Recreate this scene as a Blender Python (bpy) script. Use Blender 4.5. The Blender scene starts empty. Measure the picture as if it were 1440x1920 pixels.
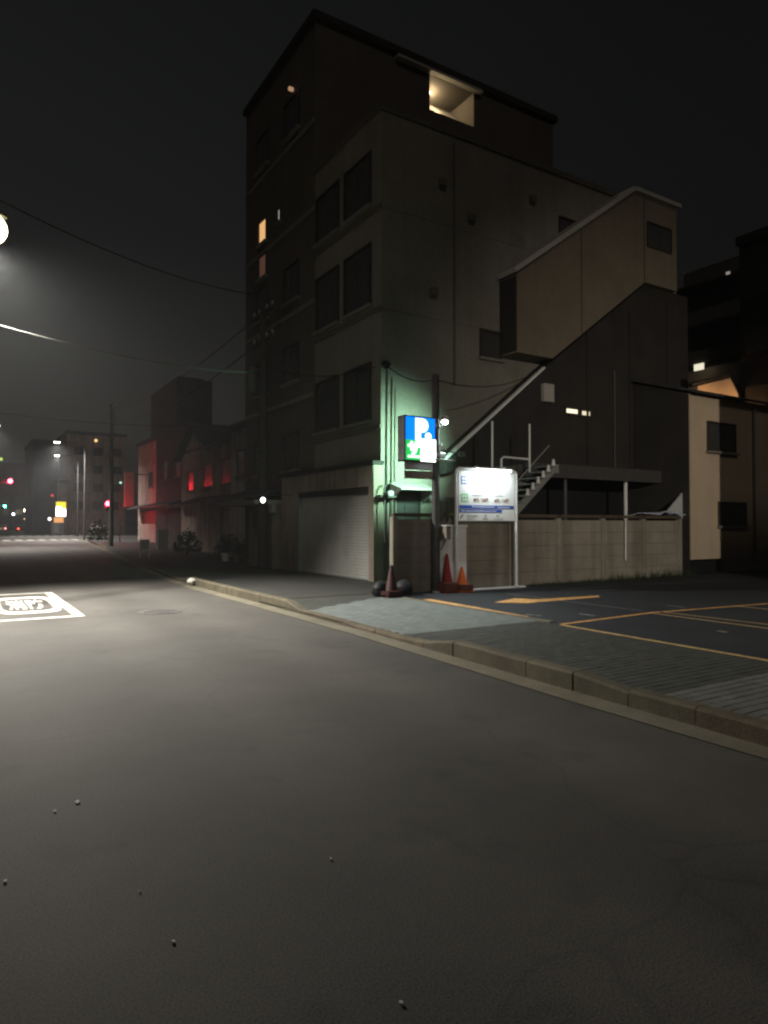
import bpy, bmesh, math, random
from mathutils import Vector, Matrix
R = math.radians
random.seed(7)
S = bpy.context.scene
C = S.collection

# ------------------------------------------------------------------ camera, world, sun, exposure
CAM_H, FPX, YAW, PITCH = 1.45, 1280.0, 32.0, 1.1
cd = bpy.data.cameras.new('camera'); cam = bpy.data.objects.new('camera', cd); C.objects.link(cam)
cd.sensor_fit = 'VERTICAL'; cd.sensor_height = 36.0; cd.sensor_width = 27.0; cd.lens = 36.0*FPX/1920.0
cd.clip_start = 0.05; cd.clip_end = 3000
cam.location = (0, 0, CAM_H); cam.rotation_euler = (R(90+PITCH), 0, R(-YAW)); S.camera = cam

W = bpy.data.worlds.new('World'); S.world = W; W.use_nodes = True
wn = W.node_tree; bgn = wn.nodes['Background']
sky = wn.nodes.new('ShaderNodeTexSky'); sky.sky_type = 'NISHITA'; sky.sun_disc = False
sky.sun_elevation = R(-2.6); sky.sun_rotation = R(-15); sky.air_density = 1.6; sky.dust_density = 4.0
hsv = wn.nodes.new('ShaderNodeHueSaturation'); hsv.inputs['Saturation'].default_value = 0.3
wn.links.new(sky.outputs[0], hsv.inputs['Color']); wn.links.new(hsv.outputs[0], bgn.inputs[0])
bgn.inputs[1].default_value = 0.09

sd = bpy.data.lights.new('ambient_fill', 'SUN'); sd.energy = 0.13; sd.angle = R(12); sd.color = (1.0, 0.86, 0.72)  # weak warm sun lamp added as ambient fill for the walls
so = bpy.data.objects.new('ambient_fill', sd); C.objects.link(so); so.rotation_euler = (R(55), 0, R(-25))

S.view_settings.view_transform = 'Standard'; S.view_settings.look = 'None'
S.view_settings.exposure = 0.0; S.view_settings.gamma = 1.0; S.view_settings.use_curve_mapping = False
S.cycles.use_denoising = True
S.cycles.max_bounces = 6; S.cycles.volume_bounces = 0; S.cycles.caustics_reflective = False; S.cycles.caustics_refractive = False
S.cycles.sample_clamp_indirect = 2.0; S.cycles.sample_clamp_direct = 40.0
S.cycles.pixel_filter_type = 'BLACKMAN_HARRIS'; S.cycles.filter_width = 2.3

# ------------------------------------------------------------------ pixel -> place helpers (photo 1440x1920)
_M = cam.rotation_euler.to_matrix()
def ray(px, py): return _M @ Vector(((px-720)/FPX, (960-py)/FPX, -1.0))
def atz(px, py, z=0.0):
    d = ray(px, py); t = (z-CAM_H)/d.z; return Vector((d.x*t, d.y*t, z))
def aty(px, py, Y):
    d = ray(px, py); t = Y/d.y; return Vector((d.x*t, Y, CAM_H+d.z*t))
def atx(px, py, X):
    d = ray(px, py); t = X/d.x; return Vector((X, d.y*t, CAM_H+d.z*t))
def atd(px, py, dep):
    d = ray(px, py); return Vector((d.x*dep, d.y*dep, CAM_H+d.z*dep))

# ------------------------------------------------------------------ materials
def mat(name, col, rough=0.8, var=0.25, scale=3.0, bump=0.15, bscale=60.0, streak=0.0, metal=0.0, spec=0.3, fine=0.15):
    m = bpy.data.materials.new(name); m.use_nodes = True; nt = m.node_tree; b = nt.nodes['Principled BSDF']
    b.inputs['Roughness'].default_value = rough; b.inputs['Metallic'].default_value = metal
    b.inputs['Specular IOR Level'].default_value = spec
    g = nt.nodes.new('ShaderNodeNewGeometry')
    n1 = nt.nodes.new('ShaderNodeTexNoise'); n1.inputs['Scale'].default_value = scale; n1.inputs['Detail'].default_value = 6; n1.inputs['Roughness'].default_value = 0.65
    nt.links.new(g.outputs['Position'], n1.inputs['Vector'])
    r1 = nt.nodes.new('ShaderNodeMapRange'); r1.inputs[1].default_value = 0.3; r1.inputs[2].default_value = 0.7
    r1.inputs[3].default_value = 1-var; r1.inputs[4].default_value = 1+var*0.7
    nt.links.new(n1.outputs[0], r1.inputs[0])
    fac = r1.outputs[0]
    n2 = nt.nodes.new('ShaderNodeTexNoise'); n2.inputs['Scale'].default_value = bscale; n2.inputs['Detail'].default_value = 3
    nt.links.new(g.outputs['Position'], n2.inputs['Vector'])
    if fine:
        r2 = nt.nodes.new('ShaderNodeMapRange'); r2.inputs[1].default_value = 0.3; r2.inputs[2].default_value = 0.7
        r2.inputs[3].default_value = 1-fine; r2.inputs[4].default_value = 1+fine
        nt.links.new(n2.outputs[0], r2.inputs[0])
        mm = nt.nodes.new('ShaderNodeMath'); mm.operation = 'MULTIPLY'
        nt.links.new(fac, mm.inputs[0]); nt.links.new(r2.outputs[0], mm.inputs[1]); fac = mm.outputs[0]
    if streak:
        mp = nt.nodes.new('ShaderNodeMapping'); mp.inputs['Scale'].default_value = (3.2, 3.2, 0.22)
        nt.links.new(g.outputs['Position'], mp.inputs[0])
        n3 = nt.nodes.new('ShaderNodeTexNoise'); n3.inputs['Scale'].default_value = 1.0; n3.inputs['Detail'].default_value = 5
        nt.links.new(mp.outputs[0], n3.inputs['Vector'])
        r3 = nt.nodes.new('ShaderNodeMapRange'); r3.inputs[1].default_value = 0.38; r3.inputs[2].default_value = 0.58
        r3.inputs[3].default_value = 1-streak; r3.inputs[4].default_value = 1.0
        nt.links.new(n3.outputs[0], r3.inputs[0])
        mm = nt.nodes.new('ShaderNodeMath'); mm.operation = 'MULTIPLY'
        nt.links.new(fac, mm.inputs[0]); nt.links.new(r3.outputs[0], mm.inputs[1]); fac = mm.outputs[0]
    mx = nt.nodes.new('ShaderNodeVectorMath'); mx.operation = 'SCALE'; mx.inputs[0].default_value = col
    nt.links.new(fac, mx.inputs['Scale']); nt.links.new(mx.outputs[0], b.inputs['Base Color'])
    if bump:
        bp = nt.nodes.new('ShaderNodeBump'); bp.inputs['Strength'].default_value = bump; bp.inputs['Distance'].default_value = 0.01
        nt.links.new(n2.outputs[0], bp.inputs['Height']); nt.links.new(bp.outputs[0], b.inputs['Normal'])
    return m
def emit(name, col, s):
    m = bpy.data.materials.new(name); m.use_nodes = True; nt = m.node_tree
    b = nt.nodes['Principled BSDF']; b.inputs['Base Color'].default_value = (*[min(.8, c*.8) for c in col], 1)
    b.inputs['Emission Color'].default_value = (*col, 1); b.inputs['Emission Strength'].default_value = s
    return m
M = {}
M['asphalt'] = mat('asphalt', (.062, .0585, .0545), .82, .26, .55, .3, 110, fine=.38, spec=.25)
def road_wear(m):
    nt = m.node_tree; b = nt.nodes['Principled BSDF']; src = b.inputs['Base Color'].links[0].from_socket
    g = nt.nodes.new('ShaderNodeNewGeometry')
    nz = nt.nodes.new('ShaderNodeTexNoise'); nz.inputs['Scale'].default_value = .8; nz.inputs['Detail'].default_value = 3
    nt.links.new(g.outputs['Position'], nz.inputs['Vector'])
    mixv = nt.nodes.new('ShaderNodeVectorMath'); mixv.operation = 'MULTIPLY_ADD'; mixv.inputs[1].default_value = (.9,.9,.9)
    nt.links.new(nz.outputs['Color'], mixv.inputs[0]); nt.links.new(g.outputs['Position'], mixv.inputs[2])
    vo = nt.nodes.new('ShaderNodeTexVoronoi'); vo.feature = 'DISTANCE_TO_EDGE'; vo.inputs['Scale'].default_value = .32
    nt.links.new(mixv.outputs[0], vo.inputs['Vector'])
    r1 = nt.nodes.new('ShaderNodeMapRange'); r1.inputs[1].default_value = .0; r1.inputs[2].default_value = .006; r1.inputs[3].default_value = .84; r1.inputs[4].default_value = 1
    nt.links.new(vo.outputs['Distance'], r1.inputs[0])
    sx = nt.nodes.new('ShaderNodeSeparateXYZ'); nt.links.new(g.outputs['Position'], sx.inputs[0])
    wv = nt.nodes.new('ShaderNodeMath'); wv.operation = 'SINE'; ml = nt.nodes.new('ShaderNodeMath'); ml.operation = 'MULTIPLY'; ml.inputs[1].default_value = 4.2
    nt.links.new(sx.outputs[0], ml.inputs[0]); nt.links.new(ml.outputs[0], wv.inputs[0])
    r2 = nt.nodes.new('ShaderNodeMapRange'); r2.inputs[1].default_value = -1; r2.inputs[2].default_value = 1; r2.inputs[3].default_value = .88; r2.inputs[4].default_value = 1.08
    nt.links.new(wv.outputs[0], r2.inputs[0])
    sp = nt.nodes.new('ShaderNodeTexNoise'); sp.inputs['Scale'].default_value = 1.7; sp.inputs['Detail'].default_value = 5; nt.links.new(g.outputs['Position'], sp.inputs['Vector'])
    r3 = nt.nodes.new('ShaderNodeMapRange'); r3.inputs[1].default_value = .60; r3.inputs[2].default_value = .72; r3.inputs[3].default_value = 1; r3.inputs[4].default_value = .72
    nt.links.new(sp.outputs[0], r3.inputs[0])
    a = nt.nodes.new('ShaderNodeMath'); a.operation = 'MULTIPLY'; nt.links.new(r1.outputs[0], a.inputs[0]); nt.links.new(r2.outputs[0], a.inputs[1])
    a2 = nt.nodes.new('ShaderNodeMath'); a2.operation = 'MULTIPLY'; nt.links.new(a.outputs[0], a2.inputs[0]); nt.links.new(r3.outputs[0], a2.inputs[1])
    sc = nt.nodes.new('ShaderNodeVectorMath'); sc.operation = 'SCALE'; nt.links.new(src, sc.inputs[0]); nt.links.new(a2.outputs[0], sc.inputs['Scale'])
    nt.links.new(sc.outputs[0], b.inputs['Base Color'])
road_wear(M['asphalt'])
M['lot'] = mat('lot_asphalt', (.018, .021, .026), .8, .25, .9, .5, 120, fine=.3)
M['walk'] = mat('sidewalk_asphalt', (.032, .032, .03), .85, .3, 1.1, .4, 90, fine=.2)
M['ground'] = mat('ground_soil', (.05, .047, .042), .95, .3, .4)
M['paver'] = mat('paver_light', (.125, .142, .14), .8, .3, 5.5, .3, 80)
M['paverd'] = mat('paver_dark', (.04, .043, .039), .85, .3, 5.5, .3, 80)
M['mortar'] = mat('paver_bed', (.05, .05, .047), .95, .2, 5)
M['kerb'] = mat('kerb_concrete', (.078, .068, .045), .85, .35, 2.4, .4, 50)
M['kerbd'] = mat('kerb_weathered', (.085, .068, .045), .9, .4, 2.4, .4, 50)
M['gutter'] = mat('gutter_concrete', (.12, .108, .08), .85, .3, 1.8, .3, 60)
M['paint'] = mat('white_road_paint', (.46, .45, .41), .7, .18, 6, .2, 90, fine=.2)
M['paintworn'] = mat('worn_white_paint', (.22, .22, .21), .8, .5, 14, .2, 90, fine=.3)
M['yellow'] = mat('ochre_line_paint', (.56, .31, .10), .7, .45, 9, .2, 60, fine=.4)
M['yellow2'] = mat('faded_ochre_paint', (.42, .29, .13), .75, .35, 9, .2, 90, fine=.3)
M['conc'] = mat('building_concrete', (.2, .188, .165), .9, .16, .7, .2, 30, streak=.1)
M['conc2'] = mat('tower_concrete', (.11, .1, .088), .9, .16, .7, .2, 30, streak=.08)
M['garage'] = mat('garage_render', (.24, .205, .17), .9, .2, 1.2, .2, 40, streak=.3)
M['shutter'] = mat('shutter_steel', (.46, .455, .43), .55, .15, 1.5, .05, 40, metal=.2, streak=.06)
M['fence'] = mat('fence_concrete', (.25, .23, .192), .9, .2, 1.4, .3, 45, streak=.28)
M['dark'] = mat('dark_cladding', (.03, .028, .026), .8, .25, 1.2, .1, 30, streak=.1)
M['housing'] = mat('stair_housing_panel', (.165, .14, .106), .8, .12, .8, .1, 30, streak=.05)
M['beige'] = mat('beige_render', (.50, .41, .305), .9, .1, 1.0, .25, 60, streak=.05)
M['brownwall'] = mat('old_house_render', (.44, .33, .28), .9, .25, 1.3, .2, 40, streak=.3)
M['greywall'] = mat('grey_house_render', (.5, .46, .42), .9, .2, 1.3, .2, 40, streak=.3)
M['tile'] = mat('roof_tile', (.045, .045, .05), .6, .3, 4, .3, 30)
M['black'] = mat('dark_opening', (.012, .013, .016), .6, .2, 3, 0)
M['metal'] = mat('galvanised_steel', (.42, .44, .44), .45, .12, 6, .05, 80, metal=.6)
M['white'] = mat('white_painted_metal', (.72, .74, .74), .5, .1, 4, .05, 60)
M['steel'] = mat('dark_steel', (.09, .09, .09), .55, .25, 6, .1, 60, metal=.4)
M['pole'] = mat('pole_concrete', (.05, .046, .042), .85, .25, 3, .2, 60)
M['cable'] = mat('cable_rubber', (.02, .02, .02), .6, .1, 3, 0)
M['cablel'] = mat('pale_cable_sheath', (.08, .08, .075), .5, .2, 6, .1)
M['red'] = mat('red_plastic', (.26, .016, .014), .5, .2, 8, .1)
M['redshade'] = mat('red_plastic_shaded', (.03, .004, .004), .6, .3, 8, .1)  # darker copy of the red: shade on the dim cone put into its colour
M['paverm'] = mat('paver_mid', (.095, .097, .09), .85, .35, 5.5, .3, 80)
M['orange'] = mat('orange_plastic', (.75, .16, .03), .5, .15, 8, .1)
M['brownp'] = mat('brown_rubber_weight', (.16, .05, .035), .7, .25, 8, .2)
M['glass'] = mat('dark_glass', (.05, .05, .05), .22, .1, 3, 0, spec=.6)
M['frame'] = mat('window_frame_alu', (.06, .056, .052), .5, .1, 5, .05, metal=.4)
M['board'] = mat('sign_board_white', (.78, .8, .78), .55, .05, 3, .02)
M['blue'] = mat('sign_blue', (.03, .10, .42), .6, .1, 5, 0)
M['green'] = mat('sign_green', (.13, .55, .16), .6, .1, 5, 0)
M['ink'] = mat('sign_ink', (.25, .10, .08), .6, .1, 5, 0)
M['grey'] = mat('sign_grey', (.45, .47, .5), .6, .1, 5, 0)
M['leaf'] = mat('leaf', (.03, .05, .02), .7, .4, 9, 0)
M['bark'] = mat('bark', (.06, .045, .035), .9, .3, 9, .3)
M['scrap'] = mat('paper_scrap', (.4,.4,.37), .8, .2, 30, 0)
M['tarp'] = mat('pale_tarp', (.55, .58, .75), .5, .2, 5, .2)
M['rust'] = mat('rusty_iron', (.10, .06, .04), .8, .4, 9, .3)
M['soil'] = mat('planter_pot', (.18, .16, .15), .8, .3, 8, .2)
M['balc'] = mat('balcony_pale', (.35, .34, .32), .85, .15, 1, .1)

# ------------------------------------------------------------------ builders
class MB:
    def __init__(s): s.v = []; s.f = []; s.mi = []; s.cur = 0
    def add(s, vs, fs):
        o = len(s.v); s.v += [tuple(v) for v in vs]; s.f += [tuple(i+o for i in f) for f in fs]; s.mi += [s.cur]*len(fs); return s
    def box(s, x0, x1, y0, y1, z0, z1):
        return s.add([(x0,y0,z0),(x1,y0,z0),(x1,y1,z0),(x0,y1,z0),(x0,y0,z1),(x1,y0,z1),(x1,y1,z1),(x0,y1,z1)],
                     [(3,2,1,0),(4,5,6,7),(0,1,5,4),(1,2,6,5),(2,3,7,6),(3,0,4,7)])
    def bbox(s, x0, x1, y0, y1, z0, z1, b=.01):          # chamfered box
        bm = bmesh.new(); bmesh.ops.create_cube(bm, size=1)
        for v in bm.verts: v.co = Vector((x0+(v.co.x+.5)*(x1-x0), y0+(v.co.y+.5)*(y1-y0), z0+(v.co.z+.5)*(z1-z0)))
        bmesh.ops.bevel(bm, geom=list(bm.edges), offset=b, segments=1, affect='EDGES')
        bm.verts.index_update(); s.add([v.co[:] for v in bm.verts], [[v.index for v in f.verts] for f in bm.faces]); bm.free(); return s
    def prism(s, pts, off):                              # polygon extruded by a vector
        off = Vector(off); n = len(pts); P = [Vector(p) for p in pts]
        vs = P+[p+off for p in P]
        fs = [tuple(range(n))[::-1], tuple(range(n, 2*n))]+[(i, (i+1)%n, n+(i+1)%n, n+i) for i in range(n)]
        return s.add(vs, fs)
    def tube(s, pts, r, n=8, r1=None):
        P = [Vector(p) for p in pts]; rings = []; up = None
        for i, p in enumerate(P):
            d = (P[min(i+1, len(P)-1)]-P[max(i-1, 0)]).normalized()
            if up is None: up = Vector((0,0,1)) if abs(d.z) < .9 else Vector((1,0,0))
            a = d.cross(up).normalized(); b = a.cross(d).normalized(); up = b
            rr = r if r1 is None else r+(r1-r)*i/(len(P)-1)
            rings.append([p+a*rr*math.cos(2*math.pi*k/n)+b*rr*math.sin(2*math.pi*k/n) for k in range(n)])
        vs = [v for g in rings for v in g]; fs = []
        for i in range(len(P)-1):
            for k in range(n): fs.append((i*n+k, i*n+(k+1)%n, (i+1)*n+(k+1)%n, (i+1)*n+k))
        fs += [tuple(range(n))[::-1], tuple((len(P)-1)*n+k for k in range(n))]
        return s.add(vs, fs)
    def lathe(s, c, prof, n=20):                         # prof: (radius, z)
        c = Vector(c); vs = []; fs = []
        for r, z in prof:
            for k in range(n): vs.append((c.x+r*math.cos(2*math.pi*k/n), c.y+r*math.sin(2*math.pi*k/n), c.z+z))
        for i in range(len(prof)-1):
            for k in range(n): fs.append((i*n+k, i*n+(k+1)%n, (i+1)*n+(k+1)%n, (i+1)*n+k))
        fs += [tuple(range(n))[::-1], tuple((len(prof)-1)*n+k for k in range(n))]
        return s.add(vs, fs)
    def disc(s, c, r, ax, thick=.02, n=16):              # disc with thickness along ax
        ax = Vector(ax).normalized(); c = Vector(c); a = ax.orthogonal().normalized(); b = ax.cross(a)
        ring = [c+a*r*math.cos(2*math.pi*k/n)+b*r*math.sin(2*math.pi*k/n) for k in range(n)]
        return s.prism(ring, ax*thick)
    def mesh(s, name, ms):
        me = bpy.data.meshes.new(name); me.from_pydata(s.v, [], s.f)
        for m in (ms if isinstance(ms, (list, tuple)) else [ms]): me.materials.append(m)
        for p, i in zip(me.polygons, s.mi): p.material_index = i
        bm = bmesh.new(); bm.from_mesh(me); bmesh.ops.recalc_face_normals(bm, faces=bm.faces); bm.to_mesh(me); bm.free()
        me.update(); return me
    def build(s, name, ms, parent=None, smooth=False):
        me = s.mesh(name, ms); o = bpy.data.objects.new(name, me); C.objects.link(o)
        if smooth:
            for p in me.polygons: p.use_smooth = True
            try: me.set_sharp_from_angle(angle=R(35))
            except Exception: pass
        if parent is not None:
            o.parent = parent; o.matrix_parent_inverse = Matrix.Translation(parent.location).inverted() if parent.type == 'EMPTY' else Matrix.Identity(4)
        return o
def box(*a): return MB().box(*a)
def thing(name, label, cat, loc=(0,0,0), group=None):
    o = bpy.data.objects.new(name, None); C.objects.link(o); o.location = loc; o.empty_display_size = .2
    return tag(o, label, cat, group)
def tag(o, label, cat, group=None):
    o['label'] = label; o['category'] = cat
    if group: o['group'] = group
    return o
def struct(o): o['kind'] = 'structure'; return o
def sub(o, p):
    o.parent = p; o.matrix_parent_inverse = Matrix.Identity(4)
    return o
def light(name, kind, loc, energy, col, size=.1, parent=None, aim=None, angle=None, blend=.5):
    l = bpy.data.lights.new(name, kind); l.energy = energy; l.color = col
    if kind in ('POINT', 'SPOT'): l.shadow_soft_size = size
    if kind == 'SPOT': l.spot_size = R(angle); l.spot_blend = blend
    o = bpy.data.objects.new(name, l); C.objects.link(o); o.location = loc
    if aim is not None: o.rotation_euler = (Vector(aim)-Vector(loc)).to_track_quat('-Z', 'Y').to_euler()
    if parent is not None:
        o.parent = parent; o.matrix_parent_inverse = Matrix.Translation(parent.location).inverted()
    return o
def text(body, size, m, origin, ux, uy, parent, name='lettering', ext=.004, sx=1.0, bold=0.0):
    """text as mesh: ux/uy = world directions of the writing's right and up; origin = its lower left"""
    cu = bpy.data.curves.new(name, 'FONT'); cu.body = body; cu.size = size; cu.extrude = ext/2; cu.offset = bold; cu.resolution_u = 3
    t = bpy.data.objects.new(name, cu); C.objects.link(t); bpy.context.view_layer.update()
    me = bpy.data.meshes.new_from_object(t.evaluated_get(bpy.context.evaluated_depsgraph_get()))
    bpy.data.objects.remove(t); bpy.data.curves.remove(cu)
    ux = Vector(ux).normalized(); uy = Vector(uy).normalized(); uz = ux.cross(uy)
    o0 = Vector(origin)
    for v in me.vertices:
        c = v.co.copy(); v.co = o0+ux*(c.x*sx)+uy*c.y+uz*(c.z+ext/2)
    me.materials.clear(); me.materials.append(m); me.name = name
    o = bpy.data.objects.new(name, me); C.objects.link(o)
    if parent is not None:
        o.parent = parent; o.matrix_parent_inverse = Matrix.Translation(parent.location).inverted() if parent.type == 'EMPTY' else Matrix.Identity(4)
    return o
def poly_sheet(pts, z): return MB().add([(p[0], p[1], z) for p in pts], [tuple(range(len(pts)))])

# ------------------------------------------------------------------ ground, road, sidewalk, kerb
def edge(Y):                     # outer edge of the gutter on the right of the road
    e = 4.2+.3*max(0, min(1, (Y-2)/7))
    if Y > 14: e += min((Y-14)/6, 1)*(Y-14)*.05 if Y < 20 else .3+(min(Y, 70)-20)*.105+max(0, Y-70)*.08
    return e
def sheet(x0f, x1f, Ys, z):
    m = MB(); vs = []; fs = []
    for y in Ys: vs += [(x0f(y), y, z), (x1f(y), y, z)]
    for i in range(len(Ys)-1): fs.append((2*i, 2*i+1, 2*i+3, 2*i+2))
    return m.add(vs, fs)
struct(MB().add([(-300,-120,-.012),(330,-120,-.012),(330,420,-.012),(-300,420,-.012)], [(0,1,2,3)]).build('ground', M['ground']))
Yr = [-60, -20, 0, 4, 8, 12, 14, 15, 16, 17, 18, 19, 20, 22, 26, 32, 45, 60, 74, 110, 160, 240, 330]
struct(sheet(lambda y: edge(y)-6.9, edge, Yr, 0.0).build('road', M['asphalt']))
struct(MB().add([(-70,80,.004),(110,80,.004),(110,98,.004),(-70,98,.004)], [(0,1,2,3)]).build('cross_road', M['asphalt']))
Yg = [y for y in Yr if y <= 72]+[72]
Yg = sorted(set(Yg))
struct(sheet(edge, lambda y: edge(y)+.27, Yg, .006).build('gutter', M['gutter']))
struct(sheet(lambda y: edge(y)-6.9-3.2, lambda y: edge(y)-6.9, Yg, .06).build('sidewalk_far_side', M['walk']))
SWZ = .05
# sidewalk: asphalt beyond the lot, paver bed before it
struct(sheet(lambda y: edge(y)+.40, lambda y: edge(y)+(5.4 if y < 20 else 6.2), [y for y in Yg if y >= 12]+[], SWZ).build('sidewalk', M['walk']))
LOTX = 7.25
struct(MB().add([(4.76,-25,SWZ-.009),(LOTX,-25,SWZ-.009),(LOTX,12.0,SWZ-.009),(4.76,12.0,SWZ-.009)], [(0,1,2,3)]).build('paver_bed', M['mortar']))
struct(MB().add([(LOTX,-12,SWZ),(26,-12,SWZ),(26,13,SWZ),(LOTX,12.0,SWZ)], [(0,1,2,3)]).build('parking_lot', M['lot']))

# kerb stones, each a part
kerb = struct(sheet(lambda y: edge(y)+.275, lambda y: edge(y)+.40, [y for y in Yg if y >= -20], .012).build('kerb', M['kerbd']))
def kerb_top(Y):
    # raised sections with ramps, lowered at the entrances
    def ramp(a, b, w=.55): return max(0, min(1, (Y-a)/w))*max(0, min(1, (b-Y)/w))
    return .14 if Y < 3.29 else .055+.115*max(ramp(3.3, 6.7, .5) if Y > 3.2 else 0, ramp(10.2, 17.6), ramp(44, 66))
y = 1.2; random.seed(3)
while y < 66:
    L = .6 if y < 26 else 2.4
    a, b = y+.004, y+L-.004
    za, zb = kerb_top(a), kerb_top(b)
    if y < 3.29: zb = za
    xa, xb = edge(a)+.27, edge(b)+.27
    j = random.uniform(-.006, .006)
    mb = MB(); vs = []
    for yy, xx, zz in ((a, xa, za), (b, xb, zb)):
        vs += [(xx+j, yy, .002), (xx+j, yy, zz-.02), (xx+.025+j, yy, zz), (xx+.13, yy, zz), (xx+.13, yy, .002)]
    mb.add(vs, [(4,3,2,1,0), (5,6,7,8,9), (0,1,6,5), (1,2,7,6), (2,3,8,7), (3,4,9,8), (4,0,5,9)])
    sub(mb.build('kerb_stone', M['kerb'] if (max(za, zb) > .09 and y > 2.9) else M['kerbd']), kerb)
    y += L

# paving bricks
bw, bl, gap = .1, .2, .004
pos = []
ny = 0; yy = 2.2
while yy < 11.9:
    off = (ny % 2)*.1; xx = 4.9-off*1.0
    while xx < LOTX-.02:
        x0, x1 = max(xx, 4.895 if yy > 8 else 4.62+.28*max(0,(yy-2)/7)), min(xx+bl, LOTX-.004)
        # light driveway pavers stop at an oblique edge, a shade boundary put into colour
        if x1-x0 > .04: pos.append((x0, x1, yy))
        xx += bl
    yy += bw; ny += 1
pos = [p for p in pos if p[2] < 11.85]
def lightpav(x, y): return 'paver' if 7.2 < y < 10.35+(x-5.2)*.56 else 'paverd' if y > 7.2 else ('paverm' if y < 3.55 else 'paverd')  # dark colour beyond the oblique edge paints the shade there
def vis(p):
    a = math.degrees(math.atan2(p[0], p[2])); return 5 < a < 62.5
pos.sort(key=lambda p: (not vis(p), p[0]**2+p[2]**2))
sidep = {}
paving = struct(MB().add([(4.77,2.2,SWZ-.006),(LOTX,2.2,SWZ-.006),(LOTX,11.9,SWZ-.006),(4.77,11.9,SWZ-.006)], [(0,1,2,3)]).build('paved_sidewalk', M['mortar']))
def brick_mesh(w): 
    mb = MB(); g = gap/2; w0 = w/2-g; h0 = bw/2-g; c = .004
    vs = [(-w0,-h0,-.02),(w0,-h0,-.02),(w0,h0,-.02),(-w0,h0,-.02),(-w0,-h0,-.0035),(w0,-h0,-.0035),(w0,h0,-.0035),(-w0,h0,-.0035),
          (-w0+c,-h0+c,0),(w0-c,-h0+c,0),(w0-c,h0-c,0),(-w0+c,h0-c,0)]
    fs = [(0,1,5,4),(1,2,6,5),(2,3,7,6),(3,0,4,7),(4,5,9,8),(5,6,10,9),(6,7,11,10),(7,4,8,11),(8,9,10,11)]
    return vs, fs
cache = {}
rest = {'paver': MB(), 'paverd': MB(), 'paverm': MB()}
for i, (x0, x1, yb) in enumerate(pos):
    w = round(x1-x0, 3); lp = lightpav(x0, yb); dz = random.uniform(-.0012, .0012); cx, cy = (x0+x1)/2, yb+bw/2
    if i < 300:
        k = (w, lp)
        if k not in cache:
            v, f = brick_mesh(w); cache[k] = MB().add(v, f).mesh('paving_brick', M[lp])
        o = bpy.data.objects.new('paving_brick', cache[k]); C.objects.link(o); o.location = (cx, cy, SWZ+dz)
        o.rotation_euler = (random.uniform(-.006, .006), random.uniform(-.006, .006), 0); o.parent = paving
    else:
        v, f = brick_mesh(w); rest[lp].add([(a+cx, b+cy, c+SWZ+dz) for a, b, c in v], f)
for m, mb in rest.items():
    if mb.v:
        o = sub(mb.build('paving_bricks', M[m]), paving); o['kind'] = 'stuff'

# concrete edging strip between sidewalk and lot
struct(box(LOTX-.004, LOTX+.10, 7.1, 11.9, .02, SWZ+.012).build('lot_edging', M['gutter']))

# ------------------------------------------------------------------ painted markings
def band(p, q, w, z, m, name, parent=None):
    p = Vector(p).xy; q = Vector(q).xy; d = (q-p).normalized(); n = Vector((-d.y, d.x))*w/2
    return poly_sheet([p-n, q-n, q+n, p+n], z).build(name, M[m], parent)
lotm = struct(bpy.data.objects.new('parking_markings', None)); C.objects.link(lotm)
ZL = SWZ+.004
def L(a, b, w, m='yellow'): return band(atz(*a, SWZ), atz(*b, SWZ), w, ZL, m, 'bay_line', lotm)
L((800,1124), (984,1157), .17)
L((1052,1171), (1222,1149), .075)
L((1222,1149), (1480,1129), .075)
L((1052,1172), (1480,1246), .085, 'yellow2')
L((1222,1150), (1480,1184), .06, 'yellow2'); L((1236,1147), (1480,1176), .05, 'yellow2')
L((1385,1137), (1480,1147), .07, 'yellow2')
L((950,1113), (1206,1146), .03, 'paintworn')
L((985,1152), (1015,1155), .05, 'paintworn'); L((1086,1151), (1115,1155), .06, 'paintworn')
L((1250,1136), (1285,1139), .05, 'paintworn'); L((1345,1183), (1364,1186), .07, 'paintworn')
L((1100,1116), (1130,1117), .05, 'paintworn')
ar = [atz(*p, SWZ) for p in ((926,1130), (965,1122), (1008,1124), (1122,1117), (1124,1120), (1010,1129), (990,1131))]
poly_sheet(ar, ZL).build('direction_arrow', M['yellow'], lotm)

rm = struct(bpy.data.objects.new('road_marking', None)); C.objects.link(rm)
fx0, fx1, fy0, fy1 = .40, 1.74, 11.75, 16.3
for a in ((fx0, fx0+.15, fy0, fy1), (fx1-.15, fx1, fy0, fy1), (fx0+.15, fx1-.15, fy0, fy0+.16), (fx0+.15, fx1-.15, fy1-.16, fy1)):
    MB().add([(a[0],a[2],.005),(a[1],a[2],.005),(a[1],a[3],.005),(a[0],a[3],.005)], [(0,1,2,3)]).build('frame_line', M['paint'], rm)
cxm, cym = (fx0+fx1)/2, (fy0+fy1)/2
def superell(rx, ry, n=48, e=.45):
    out = []
    for k in range(n):
        t = 2*math.pi*k/n; c, s_ = math.cos(t), math.sin(t)
        out.append((cxm+rx*math.copysign(abs(c)**e, c), cym+ry*math.copysign(abs(s_)**e, s_)))
    return out
o_, i_ = superell(.50, 1.45), superell(.395, 1.12)
n_ = len(o_); MB().add([(x, y_, .005) for x, y_ in o_+i_], [(k, (k+1)%n_, n_+(k+1)%n_, n_+k) for k in range(n_)]).build('ring_line', M['paint'], rm)
t_ = text('消防', 1.0, M['paint'], (0,0,0), (1,0,0), (0,1,0), rm, ext=.001, bold=.03)
xs = [v.co.x for v in t_.data.vertices]; ys = [v.co.y for v in t_.data.vertices]
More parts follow.
